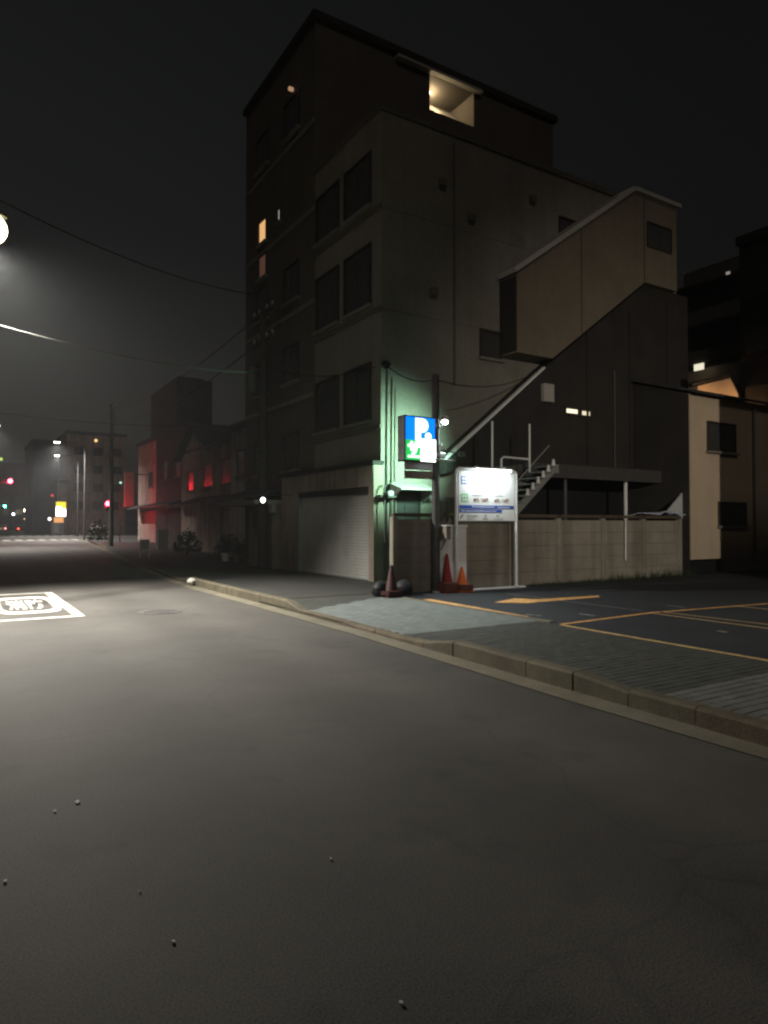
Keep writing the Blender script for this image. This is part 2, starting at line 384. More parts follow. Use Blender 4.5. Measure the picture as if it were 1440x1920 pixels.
for v in t_.data.vertices:
    v.co.x = cxm-.31+(v.co.x-min(xs))/(max(xs)-min(xs))*.62; v.co.y = cym-.8+(v.co.y-min(ys))/(max(ys)-min(ys))*1.6; v.co.z = .0052+v.co.z

# crosswalks at the junction
cwk = struct(bpy.data.objects.new('crosswalk', None)); C.objects.link(cwk)
for row, (yc, ln) in enumerate(((74, 3.2), (101, 3.4))):
    for k in range(9):
        x0 = edge(yc)-6.5+k*1.0-.2
        MB().add([(x0,yc-ln/2,.009),(x0+.62,yc-ln/2,.009),(x0+.62,yc+ln/2,.009),(x0,yc+ln/2,.009)], [(0,1,2,3)]).build('crosswalk_stripe', M['paint'], cwk)
MB().add([(edge(69)-6.6,68.7,.009),(edge(69)-.3,68.7,.009),(edge(69)-.3,69.1,.009),(edge(69)-6.6,69.1,.009)], [(0,1,2,3)]).build('stop_line', M['paint'], cwk)

# manhole cover and asphalt patch
mp = atz(300,1147)
mh = thing('manhole_cover', 'dark round iron manhole cover set in the road beside the boxed marking', 'manhole', mp)
MB().lathe((mp.x, mp.y, 0), [(.36, .001), (.36, .006), (.31, .006)], 28).build('rim', M['steel'], mh)
m_ = MB(); m_.lathe((mp.x, mp.y, 0), [(.30, .001), (.30, .007)], 28)
for i in range(-3, 4):
    for j in range(-3, 4):
        if i*i+j*j < 11: m_.box(mp.x+i*.075-.025, mp.x+i*.075+.025, mp.y+j*.075-.025, mp.y+j*.075+.025, .007, .011)
m_.build('plate', M['steel'], mh)

# ------------------------------------------------------------------ street lamps
def street_lamp(head, polex, label, power, cone=128, warm=(1.0, .90, .62), aim=None, group='street lamps along the road', glow=60, lensc=None, glare_bowl=None, fill=0):
    hx, hy, hz = head
    t = thing('street_lamp', label, 'street lamp', (polex, hy, 0), group)
    MB().tube([(polex, hy, 0), (polex, hy, hz*.5), (polex, hy, hz-.5)], .095, 10, .06).build('post', M['steel'], t, True)
    s = 1 if hx > polex else -1
    pts = [(polex, hy, hz-.6), (polex+s*.15, hy, hz-.15), (polex+s*.6, hy, hz+.03), (hx-s*.25, hy, hz+.06)]
    MB().tube(pts, .032, 8).build('arm', M['steel'], t, True)
    h = MB(); h.lathe((0,0,0), [(.03,.12),(.10,.11),(.155,.05),(.16,0),(.145,0)], 18)
    for i, v in enumerate(h.v): h.v[i] = (hx+v[0]*2.1, hy+v[1], hz+v[2])
    h.build('lamp_housing', M['steel'], t, True)
    g = MB(); g.lathe((0,0,0), [(.02,-.085),(.08,-.07),(.12,-.035),(.135,-.004)], 18)
    for i, v in enumerate(g.v): g.v[i] = (hx+v[0]*2.0, hy+v[1], hz+v[2])
    if glare_bowl:
        g = MB().lathe((hx, hy, hz-glare_bowl*.75), [(glare_bowl*math.sin(a), -glare_bowl*.9*math.cos(a)) for a in [.12+k*.29 for k in range(9)]], 24)  # oversized glowing shape that stands in for the lamp's glare
    g.build('lamp_lens', emit('street_lamp_glow', lensc or warm, glow), t, True)
    light('street_lamp_light', 'SPOT', (hx, hy, hz-(.14 if not glare_bowl else glare_bowl*1.8)), power, warm, .12, t, aim or (hx, hy, 0), cone, 1.0)
    if fill: light('street_lamp_fill', 'POINT', (hx, hy, hz-glare_bowl*1.75), fill, warm, .2, t)
    return t
LH = atd(-24, 402, 12.8)
street_lamp(LH, LH.x-3.1, 'street lamp with yellowish glow high above the road at the left edge', 13600, 112, (1.0,.95,.84), (2.2, 12.0, 0), glow=9, glare_bowl=.34, fill=45, lensc=(1.0,.86,.45))
street_lamp((-.6,-15.5,7.1), -3.0, 'assumed unseen street lamp standing behind the viewer on the same road', 17000, 40, (1.0,.87,.71), (19.5, 12, 1.6))  # unseen lamp, assumed from the light on fence and beige wall
l3 = atd(-9, 797, 42)
street_lamp(l3, l3.x-3.2, 'second street lamp down the road at the left edge under the big glow', 9000, 150, (1.0,.95,.86), glow=14)
l1, l2 = atd(107, 829, 63), atd(107, 854, 84)
street_lamp(l1, l1.x+2.4, 'nearer and higher of two white street lamps at the far crossing', 15000, 164, (1.0,.92,.85), glow=25)
street_lamp(l2, l2.x+2.4, 'farther and lower of two white street lamps at the far crossing', 15000, 164, (1.0,.92,.85), glow=25)

# ------------------------------------------------------------------ concrete building in front (four storeys) and the tower behind
def window(parent, c, u, w, h, z0, m='glass', split=2, depth=.09, frame='frame', sill=True, n=None):
    """window in a vertical wall: c=(x,y) of its left end on the wall plane, u = horizontal unit along the wall, n = outward normal"""
    u = Vector((*u, 0)); n = Vector((*n, 0)); c = Vector((*c, 0)); f = .05
    def pr(a, b, z_0, z_1, d0, d1):
        p = c+n*d0; q = n*(d1-d0)
        return [p+u*a+Vector((0,0,z_0)), p+u*b+Vector((0,0,z_0)), p+u*b+Vector((0,0,z_1)), p+u*a+Vector((0,0,z_1))], q
    win = MB()
    for a, b, p0, p1 in ((0,f,z0,z0+h),(w-f,w,z0,z0+h),(f,w-f,z0,z0+f),(f,w-f,z0+h-f,z0+h)):
        win.prism(*pr(a, b, p0, p1, -.02, .045))
    wo = win.build('window', M[frame] if isinstance(frame, str) else frame, parent)
    k = (w-2*f)/split
    for i in range(split):
        a = f+k*i; p = MB().prism(*pr(a+.02, a+k-.02, z0+f+.02, z0+h-f-.02, -.012+.008*(i%2), .004+.008*(i%2))).build('pane', M[m] if isinstance(m, str) else m, wo)
        bars = MB()
        for aa, bb, q0, q1 in ((a,a+.02,z0+f,z0+h-f),(a+k-.02,a+k,z0+f,z0+h-f),(a+.02,a+k-.02,z0+f,z0+f+.02),(a+.02,a+k-.02,z0+h-f-.02,z0+h-f)):
            bars.prism(*pr(aa, bb, q0, q1, -.018, .012+.008*(i%2)))
        bars.build('sash', M[frame] if isinstance(frame, str) else frame, wo)
    if sill: MB().prism(*pr(-.06, w+.06, z0-.07, z0-.002, -.02, .12)).build('sill', M['conc'], wo)
    return wo
BX, BY, BH, BY1 = 9.0, 14.55, 12.0, 18.3
bld = thing('concrete_building', 'dark four storey concrete building with roller shutter beside the parking lot', 'building', (BX, BY, 0))
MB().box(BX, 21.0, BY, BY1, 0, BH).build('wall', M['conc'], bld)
pp = MB().box(BX-.06, 21.06, BY-.06, BY+.16, BH+.002, BH+.16); pp.box(BX-.06, BX+.16, BY+.16, BY1, BH+.002, BH+.16)
pp.build('parapet', M['conc2'], bld)
for z0, h in ((4.15, 1.5), (7.15, 1.6), (9.75, 1.4)):
    for y0 in (15.0, 16.75):
        window(bld, (BX, y0+1.45), (0,-1), 1.45, h, z0, n=(-1,0))
for z0 in (3.86, 6.86, 9.46):
    MB().box(BX-.05, BX+.01, BY-.03, BY1, z0, z0+.12).build('string_course', M['conc2'], bld)
window(bld, (15.3, BY), (1,0), 1.1, .9, 9.9, n=(0,-1)); window(bld, (12.2, BY), (1,0), .8, .8, 6.1, n=(0,-1), split=1)
for z0 in (3.9, 6.9, 9.5):
    MB().box(BX+.02, 20.9, BY-.012, BY-.001, z0, z0+.025).build('wall_joint', M['conc'], bld)
for xx, zz in ((10.6, 7.6), (11.9, 9.9), (14.2, 11.0), (10.9, 10.6)):
    MB().bbox(xx-.11, xx+.11, BY-.13, BY-.002, zz-.11, zz+.11, .02).build('vent_hood', M['conc2'], bld)
MB().tube([(11.3, BY-.05, 5.2), (11.3, BY-.05, 8.5), (11.3, BY-.05, 11.8)], .028, 8).build('conduit', M['conc2'], bld, True)
# downpipes and cables on the side wall
for i, xx in enumerate((9.16, 9.30, 9.40)):
    MB().tube([(xx, BY-.06, .1), (xx, BY-.06, 3.0), (xx+.02, BY-.06, 5.4-.25*i)], .032-.008*i, 8).build('downpipe', M['conc'], bld, True)
# garage front
GX, GY0, GY1, GH = 8.72, 14.44, 20.1, 2.95
gar = thing('garage_front', 'low rendered garage with pale roller shutter facing the sidewalk', 'garage', (GX, GY0, 0))
SY0, SY1, SZ = atx(691,1000,GX).y, atx(557,1000,GX).y, 2.42
g = MB(); g.box(GX, GX+.275, GY0, SY0, 0, GH); g.box(GX, GX+.275, SY1, GY1, 0, GH); g.box(GX, GX+.275, SY0, SY1, SZ, GH)
g.build('wall', M['garage'], gar)
MB().bbox(GX-.07, GX+.272, GY0-.07, GY1+.05, GH+.002, GH+.10, .012).build('coping', M['dark'], gar)
box(GX+.03, GX+.12, SY0+.005, SY1-.005, SZ-.16, SZ-.003).build('shutter_box', M['dark'], gar)
nsl = 27; hz_ = (SZ-.16-.07)/nsl
for i in range(nsl):                                   # each slat of the roller shutter
    z0 = .07+i*hz_
    s_ = MB().prism([(GX+.137, SY0+.07, z0+.002), (GX+.131, SY0+.07, z0+.012), (GX+.128, SY0+.07, z0+hz_*.6), (GX+.133, SY0+.07, z0+hz_-.002), (GX+.18, SY0+.07, z0+hz_-.004), (GX+.18, SY0+.07, z0+.004)], (0, SY1-SY0-.14, 0))
    s_.build('slat', M['shutter'], gar)
for a, b in ((SY0+.004, SY0+.07), (SY1-.07, SY1-.004)):
    box(GX+.04, GX+.19, a, b, .05, SZ-.16).build('guide_rail', M['metal'], gar)
box(GX+.10, GX+.2, SY0+.07, SY1-.07, .05, .068).build('bottom_bar', M['metal'], gar)
# tower
TX0, TX1, TY0, TY1, TH = 9.0, 19.0, 18.32, 24.1, 16.7
tw = thing('apartment_tower', 'tall dark six storey tower behind the shuttered building with lit corridor recess', 'building', (TX0, TY0, 0))
q0, q1 = aty(806, 170, TY0), aty(888, 170, TY0)
oz0, oz1 = aty(848,222,TY0).z, aty(848,158,TY0).z
w_ = MB(); w_.box(TX0, q0.x, TY0, TY1, 0, TH); w_.box(q1.x, TX1, TY0, TY1, 0, TH); w_.box(q0.x, q1.x, TY0, TY1, 0, oz0); w_.box(q0.x, q1.x, TY0, TY1, oz1, TH)
w_.box(q0.x, q1.x, TY0+1.5, TY1, oz0, oz1)
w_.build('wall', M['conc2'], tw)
MB().box(TX0-.12, TX1+.12, TY0-.14, TY1+.05, TH+.002, TH+.22).build('roof_slab', M['dark'], tw)
MB().box(q0.x-1.4, q1.x+.25, TY0-.22, TY0-.003, oz1+.004, oz1+.09).build('canopy', M['balc'], tw)
MB().prism([(q1.x-.02, TY0+.1, oz0), (q1.x-.02, TY0+1.45, oz0), (q1.x-.02, TY0+1.45, oz0+1.3)], (-.9, 0, 0)).build('stair_flank', M['balc'], tw)
lc = (q0.x+.45, TY0+.8, oz1-.10)
MB().bbox(lc[0]-.12, lc[0]+.12, lc[1]-.12, lc[1]+.12, oz1-.07, oz1-.004, .02).build('ceiling_lamp', emit('corridor_lamp', (1,.76,.42), 9), tw)
light('corridor_light', 'POINT', (lc[0], lc[1], oz1-.16), 90, (1,.74,.42), .08, tw)
warmw = emit('warm_lit_window', (1.0,.55,.22), .8); palew = emit('pale_lit_window', (.8,.85,.8), .45); dimw = emit('dim_lit_window', (.8,.4,.3), .06)
def wpx(parent, px, py, X, w, h, m):
    p = atx(px, py, X); return window(parent, (X, p.y+w/2), (0,-1), w, h, p.z-h/2, m=m, split=1, n=(-1,0))
wpx(tw, 493, 434, TX0, .75, .85, warmw); wpx(tw, 493, 499, TX0, .75, .85, dimw)
wpx(tw, 524, 403, TX0, .28, .5, palew)
for z0 in (3.2, 6.0, 8.6, 14.0):
    for yy in (19.4, 21.9):
        window(tw, (TX0, yy+1.2), (0,-1), 1.2, 1.2, z0, n=(-1,0))
for z0 in (5.3, 8.1, 10.9, 13.6):
    MB().box(TX0-.04, TX0+.01, TY0+.02, TY1, z0, z0+.14).build('string_course', M['conc'], tw)
p_ = atx(543,166,TX0-.15); MB().bbox(p_.x-.04, p_.x+.13, p_.y-.05, p_.y+.05, p_.z-.06, p_.z+.06, .02).build('wall_lamp', emit('small_wall_lamp', (1,.6,.35), .35), tw)
MB().box(11, 15, TY0+1.2, TY0+4.6, TH+.224, TH+1.3).build('roof_plant_room', M['dark'], tw)

# ------------------------------------------------------------------ annex with enclosed stair
AY = 14.0
ann = thing('stair_annex', 'dark clad annex with sloping pale coping beside the concrete building', 'building', (10, AY, 0))
def AP(px, py): return aty(px, py, AY)
ax1 = aty(1291, 800, AY).x
p835, p1020, p1208 = AP(833,862), AP(1020,689), AP(1208,534)
zb = AP(1040,882).z
poly = [Vector((p835.x, AY, p835.z-.03)), Vector((p1020.x, AY, p1020.z-.03)), Vector((p1208.x, AY, p1208.z)), Vector((ax1, AY, p1208.z)), Vector((ax1, AY, zb)), Vector((p835.x+.9, AY, zb)), Vector((p835.x+.05, AY, p835.z-.35))]
MB().prism(poly, (0, BY-AY-.02, 0)).build('wall', M['dark'], ann)
d_ = (p1020-p835).normalized(); n_v = Vector((-d_.z, 0, d_.x))
MB().prism([p835+Vector((0,-.06,-.03)), p1020+Vector((0,-.06,-.03)), p1020+Vector((0,-.06,-.03))+n_v*.055, p835+Vector((0,-.06,-.03))+n_v*.07], (0, .12, 0)).build('coping', M['white'], ann)
for (px, py, w, h, m) in ((1072,771,.62,.16,'w'), (1098,775,.5,.16,'w')):
    c_ = AP(px, py); window(ann, (c_.x-w/2, AY), (1,0), w, h+.1, c_.z-h/2-.05, m=emit('annex_lit_slot', (1,.88,.62), 1.3 if px < 1090 else .8), split=1, n=(0,-1), sill=False)
c_ = AP(1023,738); MB().bbox(c_.x-.2, c_.x+.2, AY-.16, AY-.003, c_.z-.26, c_.z+.26, .02).build('vent_box', M['balc'], ann)
for px in (1100, 1180, 1250):
    x_ = AP(px, 700).x; MB().box(x_-.03, x_+.03, AY-.05, AY-.002, zb+.2, p1208.z-.6-(1208-px)*.012).build('seam', M['dark'], ann)
MB().tube([(AP(1150,800).x, AY-.05, zb), (AP(1150,800).x, AY-.05, 6.2)], .03, 8).build('downpipe', M['steel'], ann, True)
box(p835.x+.9, ax1-.05, AY+.55, BY-.03, 0, zb-.003).build('void_shade', M['black'], ann)  # black panel added to paint the shade in the void under the walkway
# walkway slab under the annex, and its posts
MB().box(p835.x+1.6, ax1+.1, AY-.95, AY+.4, zb-.16, zb-.003).build('walkway_slab', M['conc2'], ann)
MB().box(p835.x+1.6, ax1+.1, AY-1.0, AY-.953, zb-.3, zb+.06).build('slab_edge', M['steel'], ann)
for px in (1060, 1173, 1270):
    x_ = aty(px, 930, AY-.8).x; MB().tube([(x_, AY-.8, 0), (x_, AY-.8, zb-.165)], .05, 10).build('post', M['white'] if px == 1173 else M['steel'], ann, True)
# housing: pale enclosed flight
HY = 13.85
def HP(px, py): return aty(px, py, HY)
hs = thing('stair_housing', 'pale brown enclosed stair flight climbing the building side with small window', 'stairs', (HP(965,600).x, HY, 0))
hp = [HP(*p) for p in ((967,512), (1186,358), (1268,392), (1277,546), (1209,532), (1036,672), (970,660))]
hp[3].x = hp[2].x; hp[0].x = hp[6].x
for a, b in ((1, 2), (4, 3)): hp[b].z = hp[a].z = (hp[a].z+hp[b].z)/2
hp[5].z = hp[6].z = (hp[5].z+hp[6].z)/2
MB().prism(hp, (0, BY-HY-.01, 0)).build('panel_wall', M['housing'], hs)
MB().box(hp[6].x-.03, hp[6].x-.002, HY+.02, BY-.03, hp[6].z+.05, hp[0].z-.05).build('end_shade', M['dark'], hs)  # dark sheet whose colour stands in for the unlit open end
e1 = (hp[1]-hp[0]).normalized(); en = Vector((-e1.z, 0, e1.x))
MB().prism([hp[0]+Vector((-.1,-.12,.0))+en*.004, hp[1]+Vector((.02,-.12,0))+en*.004, hp[1]+Vector((.02,-.12,.0))+en*.14, hp[0]+Vector((-.1,-.12,.0))+en*.14], (0, BY-HY+.1, 0)).build('sloped_roof', M['balc'], hs)
MB().box(hp[1].x+.06, hp[2].x+.12, HY-.12, BY-.02, hp[1].z+.004, hp[1].z+.13).build('flat_roof', M['balc'], hs)
wa, wb = HP(1212,412), HP(1258,458)
window(hs, (wa.x, HY), (1,0), wb.x-wa.x, .82, wa.z-.86, n=(0,-1), sill=False)
for px in (1208, 1090):
    x_ = HP(px, 500).x; zt = min(hp[1].z, hp[0].z+(x_-hp[0].x)*e1.z/e1.x)-.03; zb_ = hp[5].z+max(0, (x_-hp[5].x))*(hp[4].z-hp[5].z)/(hp[4].x-hp[5].x)+.03
    MB().box(x_-.012, x_+.012, HY-.012, HY-.001, zb_, zt).build('panel_joint', M['dark'], hs)

# ------------------------------------------------------------------ open steel stair with pipe railings
SYp = 12.5
st = thing('steel_staircase', 'grey open steel staircase rising behind the parking notice board', 'stairs', (aty(970,940,SYp).x, SYp, 0))
a_ = aty(962,962,SYp); b_ = aty(1040,872,SYp)
for off in (0, .75):
    y0 = SYp+off
    MB().prism([(a_.x, y0, a_.z-.18), (b_.x, y0, b_.z-.2), (b_.x+.15, y0, b_.z-.2), (b_.x+.15, y0, b_.z+.02), (b_.x, y0, b_.z+.02), (a_.x, y0, a_.z+.06)], (0, .05, 0)).build('stringer', M['metal'], st)
ns = 8
for i in range(ns):
    t = (i+.5)/ns; x_ = a_.x+(b_.x-a_.x)*t; z_ = a_.z+(b_.z-a_.z)*t
    MB().prism([(x_-.13, SYp-.05, z_+.03), (x_+.13, SYp-.05, z_+.03), (x_+.13, SYp-.05, z_+.06), (x_-.13, SYp-.05, z_+.06)], (0, .85, 0)).build('tread', M['metal'], st)
    if i > 1:
        MB().prism([(x_-.06, SYp-.06, z_+.055), (x_+.05, SYp-.06, z_+.055), (x_+.02, SYp-.06, z_+.22), (x_-.03, SYp-.06, z_+.22)], (0, .025, 0)).build('tread_bracket', M['white'], st)
def pipe(pts, r=.028, m='white', nm='handrail'): MB().tube(pts, r, 8).build(nm, M[m], st, True)
P_ = lambda px, py, Y=12.6: aty(px, py, Y)
pipe([P_(923,1000), P_(923,790)], .026, nm='railing_post')
pipe([P_(940,1000), P_(940,861), P_(944,857), P_(990,861), P_(993,864), P_(993,885)], .026)
pipe([P_(993,880), P_(993,795)], .024, nm='railing_post')
pipe([P_(968,905), P_(990,880), P_(1030,835)], .018, 'metal')

# ------------------------------------------------------------------ precast fence: posts and boards
FY, FX0, FX1, FT = 11.72, 7.55, 16.95, 1.66
fen = thing('concrete_fence', 'stained precast concrete board fence along the back of the parking lot', 'fence', (FX0, FY, 0))
npst = 7; stp = (FX1-FX0)/(npst-1)
for i in range(npst):
    x_ = FX0+stp*i
    MB().bbox(x_-.06, x_+.06, FY-.075, FY+.06, 0, FT-.04, .012).build('fence_post', M['fence'], fen)
random.seed(11)
for i in range(npst-1):
    x0, x1 = FX0+stp*i+.062, FX0+stp*(i+1)-.062
    for k in range(5):
        z0 = .06+k*.302; dy = random.uniform(-.003, .003)
        MB().bbox(x0, x1, FY-.035+dy, FY+.025+dy, z0+.0015, z0+.3005, .006).build('fence_board', M['fence'], fen)
    MB().bbox(x0-.1, x1+.1, FY-.07, FY+.07, FT-.035, FT+.04, .012).build('cap', M['kerbd'], fen)
# white foundation kerb at the foot of the fence near the sign
ft = tag(MB().bbox(8.35, 10.9, 11.38, 11.5, .02, .085, .012).build('foundation_kerb', M['white']), 'pale low kerb under the notice board posts', 'kerb')
# weeds at the fence foot
random.seed(5); wd = MB()
for i in range(420):
    x_ = random.uniform(11.2, 17.4); y_ = FY-.1-abs(random.gauss(0, .12)); h_ = random.uniform(.05, .28)*(1 if x_ > 14 else .45); a2 = random.uniform(0, 6.28); lx, ly = .35*h_*math.cos(a2), .35*h_*math.sin(a2)
    wd.add([(x_-.012, y_, SWZ), (x_+.012, y_, SWZ), (x_+lx, y_+ly, SWZ+h_)], [(0,1,2)])
wo = wd.build('weeds', M['leaf']); wo['kind'] = 'stuff'; wo['label'] = 'weeds growing along the foot of the fence'; wo['category'] = 'weeds'

# ------------------------------------------------------------------ parking sign on its pole
PX, PY = atz(816,1108,SWZ).x, atz(816,1108,SWZ).y
PY = 11.55; PX = aty(817,1000,PY).x
pole = thing('sign_pole', 'tall dark steel pole carrying the lit parking sign', 'pole', (PX, PY, SWZ))
ptop = aty(818,706,PY).z
MB().tube([(PX, PY, 0), (PX, PY, ptop/2), (PX, PY, ptop)], .088, 14, .075).build('shaft', M['steel'], pole, True)
MB().lathe((PX, PY, ptop), [(.08,0),(.085,.02),(.03,.05)], 14).build('cap', M['steel'], pole, True)
MB().lathe((PX, PY, SWZ), [(.17,0),(.17,.02),(.1,.03)], 14).build('base_flange', M['steel'], pole, True)
s0, s1 = aty(754,862,PY), aty(816,788,PY)
SX0, SX1, Z0, Z1 = s0.x, PX-.1, s0.z, s1.z
sg = thing('parking_sign', 'glowing blue and green parking sign box with white letter P', 'sign', (SX0, PY, Z0))
D = .13; zm = Z0+(Z1-Z0)*.47
MB().bbox(SX0-.03, SX1+.01, PY-D, PY+D, Z0-.03, Z1+.03, .012).build('cabinet', M['steel'], sg)
eb = emit('sign_blue_light', (.0,.20,1.0), 1.5); eg = emit('sign_green_light', (.03,.62,.13), 1.0); ew = emit('sign_white_light', (.93,1,.96), 5.5); ew2 = emit('sign_text_light', (.95,1,1), 2.2)
for s_, yy in ((-1, PY-D), (1, PY+D)):
    def pan(x0, x1, z0, z1, t, m, nm):
        ya, yb = sorted((yy+s_*.002, yy+s_*t)); box(x0, x1, ya, yb, z0, z1).build(nm, m, sg)
    pan(SX0, SX1-.02, zm, Z1, .008, eb, 'blue_panel'); pan(SX0, SX1-.02, Z0, zm-.004, .008, eg if s_ < 0 else emit('sign_green_back', (.10,.9,.25), 9.0), 'green_panel')
    if s_ < 0:
        pan(SX0+(SX1-SX0)*.50, SX1-.01, Z0-.02, zm+.02, .022, ew, 'white_panel')
        yt = yy-.009; wS = SX1-SX0
        text('P', .56, ew2, (SX0+wS*.31, yt, zm+.025), (1,0,0), (0,0,1), sg, ext=.012, sx=1.0, bold=.035)
        MB().disc((SX0+wS*.74, yt, zm+.085), .075, (0,-1,0), .012, 20).build('dot', ew2, sg)
        text('ザパ', .30, ew2, (SX0+.05, yt, Z0+.13), (1,0,0), (0,0,1), sg, ext=.010, bold=.014)
        box(SX0+.05, SX0+wS*.5, yt-.010, yt, Z0+.045, Z0+.085).build('underline', ew2, sg)
for z_ in (Z0+.15, Z1-.12):
    box(SX1+.012, PX-.06, PY-.03, PY+.03, z_-.03, z_+.03).build('bracket', M['steel'], sg)
for z_ in (Z0+.15, Z1-.12): MB().lathe((PX, PY, z_-.04), [(.098,0),(.098,.08)], 14).build('clamp', M['metal'], sg, True)
rlp = Vector((9.62, 12.1, 3.05))  # unseen green lamp added to brighten the wall behind the sign
MB().bbox(rlp.x-.07, rlp.x+.07, rlp.y-.05, rlp.y+.02, rlp.z-.06, rlp.z+.06, .01).build('added_green_lamp', M['steel'], sg)
MB().tube([(PX, PY+.05, rlp.z), (rlp.x, rlp.y-.04, rlp.z)], .015, 6).build('added_green_lamp_arm', M['steel'], sg)
box(rlp.x-.06, rlp.x+.06, rlp.y+.022, rlp.y+.028, rlp.z-.05, rlp.z+.05).build('added_green_lamp_lens', emit('added_green_lamp_glow', (.35,1.0,.55), .6), sg)
light('added_green_light', 'SPOT', (rlp.x, rlp.y+.06, rlp.z), 1650, (.52,1.0,.70), .12, sg, (9.35, BY, 3.2), 88, 1.0)
# small plates below the sign
c0, c1 = aty(757,897,PY), aty(812,868,PY); zmid = (c0.z+c1.z)/2
for i, (za, zb2) in enumerate(((c0.z, zmid-.01), (zmid+.01, c1.z))):
    pl = tag(MB().bbox(c0.x, PX-.09, PY-.03, PY-.005, za, zb2, .004).build('notice_plate', M['grey'] if i else M['garage']), ('lower brownish plate hung below the lit parking sign' if i == 0 else 'upper grey plate hung directly below the lit parking sign'), 'sign')
# shelf under sign and floodlight on the pole
sh = aty(830,862,PY)
tag(MB().bbox(PX-.3, PX+.33, PY-.26, PY-.1, sh.z-.045, sh.z-.02, .006).build('pole_shelf', M['balc']), 'thin pale shelf fixed to the sign pole under the sign', 'shelf')
fl = aty(834,791,PY-.05)
fd = thing('floodlight', 'small bright white floodlight on the right of the sign pole', 'floodlight', fl)
aimf = Vector((7.1, 9.9, 0)); df = (aimf-fl).normalized()
MB().disc(fl, .075, -df, .11, 16).build('housing', M['white'], fd, True)
MB().disc(fl+df*.002, .066, df, .012, 16).build('lens', emit('floodlight_lens', (.95,1,1), 22), fd)
MB().tube([(PX+.07, PY-.03, fl.z-.12), (PX+.12, PY-.04, fl.z-.1), tuple(fl-df*.06)], .016, 6).build('arm', M['metal'], fd, True)
light('floodlight_light', 'SPOT', fl+df*.04, 190, (.76,.97,1.0), .05, fd, aimf, 70, .6)
# clutter of brackets/CCTV on the pole right side
for i, (px, py, col) in enumerate(((826,833,'white'), (828,843,'white'), (828,853,'white'))):
    p_ = aty(px, py, PY-.1)
    cc = thing('junction_box', ('upper', 'middle', 'lowest')[i]+' small white fitting clamped to the right side of the sign pole', 'fitting', p_)
    if i == 0: MB().tube([p_+Vector((-.06,0,.32)), p_+Vector((-.03,0,0)), p_+Vector((.02,0,-.02))], .02, 8).build('conduit', M['white'], cc, True)
    if i == 1: MB().prism([p_+Vector((-.05,0,-.03)), p_+Vector((.1,0,.03)), p_+Vector((.1,0,.07)), p_+Vector((-.05,0,.06))], (0,.08,0)).build('camera_body', M['white'], cc)
    if i == 2: MB().disc(p_+Vector((-.02,0,0)), .065, (.6,-.7,-.2), .1, 14).build('lamp_head', M['white'], cc, True)
    MB().tube([p_+Vector((-.02,.03,0)), Vector((PX+.06, PY, p_.z+.02))], .012, 6).build('bracket', M['metal'], cc)

# ------------------------------------------------------------------ parking notice board on two legs
n0, n1 = aty(856,1107,11.42), aty(968,1103,11.42)
NY = 11.42; NX0, NX1 = n0.x, n1.x; NT = aty(912,882,NY).z; NB = aty(912,977,NY).z
nb = thing('notice_board', 'white parking tariff board on two white posts lit from above', 'sign', (NX0, NY, 0))
MB().tube([(NX0-.005, NY, .03), (NX0-.005, NY, NT-.06), (NX0+.02, NY, NT-.01), (NX0+.08, NY, NT+.015), (NX1-.08, NY, NT+.015), (NX1-.02, NY, NT-.01), (NX1+.005, NY, NT-.06), (NX1+.005, NY, .03)], .032, 10).build('frame_tube', M['white'], nb, True)
MB().bbox(NX0+.045, NX1-.045, NY-.02, NY+.02, NB, NT-.03, .006).build('panel', M['board'], nb)
for x_ in (NX0-.005, NX1+.005): MB().lathe((x_, NY, .086), [(.075,0),(.075,.012),(.036,.02)], 12).build('foot_plate', M['white'], nb)
WN = NX1-NX0-.12; HN = NT-NB-.04; X0 = NX0+.06; yf = NY-.0225
def rc(u0, u1, v0, v1, m, nm, t=.002): box(X0+WN*u0, X0+WN*u1, yf-t, yf, NB+.005+HN*v0, NB+.005+HN*v1).build(nm, M[m], nb)
rc(.0, .985, .245, .315, 'blue', 'blue_band'); rc(0, .76, .17, .228, 'blue', 'blue_band')
for ic, (v0, m) in enumerate(((.73, 'blue'), (.375, 'green'))):
    rc(.035, .145, v0, v0+.165, m, 'icon')
    for i in range(2):
        for j in range(2): rc(.05+i*.046, .084+i*.046, v0+.02+j*.07, v0+.07+j*.07, 'board', 'icon_cell', .004)
text('30分／330円', .105, M['ink'], (X0+WN*.245, yf, NB+HN*.39), (1,0,0), (0,0,1), nb, ext=.003, sx=.72, bold=.002)
text('60分／110円', .105, M['ink'], (X0+WN*.62, yf, NB+HN*.385), (1,0,0), (0,0,1), nb, ext=.003, sx=.72, bold=.002)
random.seed(9)
def textline(u0, u1, v, h, m):                       # unreadably small print
    u = u0
    while u < u1:
        w = random.uniform(.010, .03); rc(u, min(u+w, u1), v, v+h*random.uniform(.7, 1), m, 'print', .0032); u += w+.008
textline(.24, .42, .50, .03, 'grey'); textline(.62, .78, .50, .03, 'grey')
textline(.5, .72, .70, .02, 'grey'); textline(.42, .76, .62, .02, 'grey')
textline(.22, .62, .27, .025, 'board'); textline(.68, .9, .265, .025, 'board'); textline(.03, .65, .188, .022, 'board')
textline(.13, .32, .09, .035, 'grey'); textline(.13, .27, .04, .02, 'grey'); textline(.42, .5, .03, .02, 'ink'); textline(.6, .78, .03, .018, 'grey')
for u in (.46, .68): rc(u-.022, u+.022, .075, .125, 'grey', 'pictogram')
MB().prism([(X0+.02, yf-.002, NB+.07), (X0+.05, yf-.002, NB+.05), (X0+.11, yf-.002, NB+.13), (X0+.09, yf-.002, NB+.15)], (0,.002,0)).build('pictogram', M['ink'], nb)
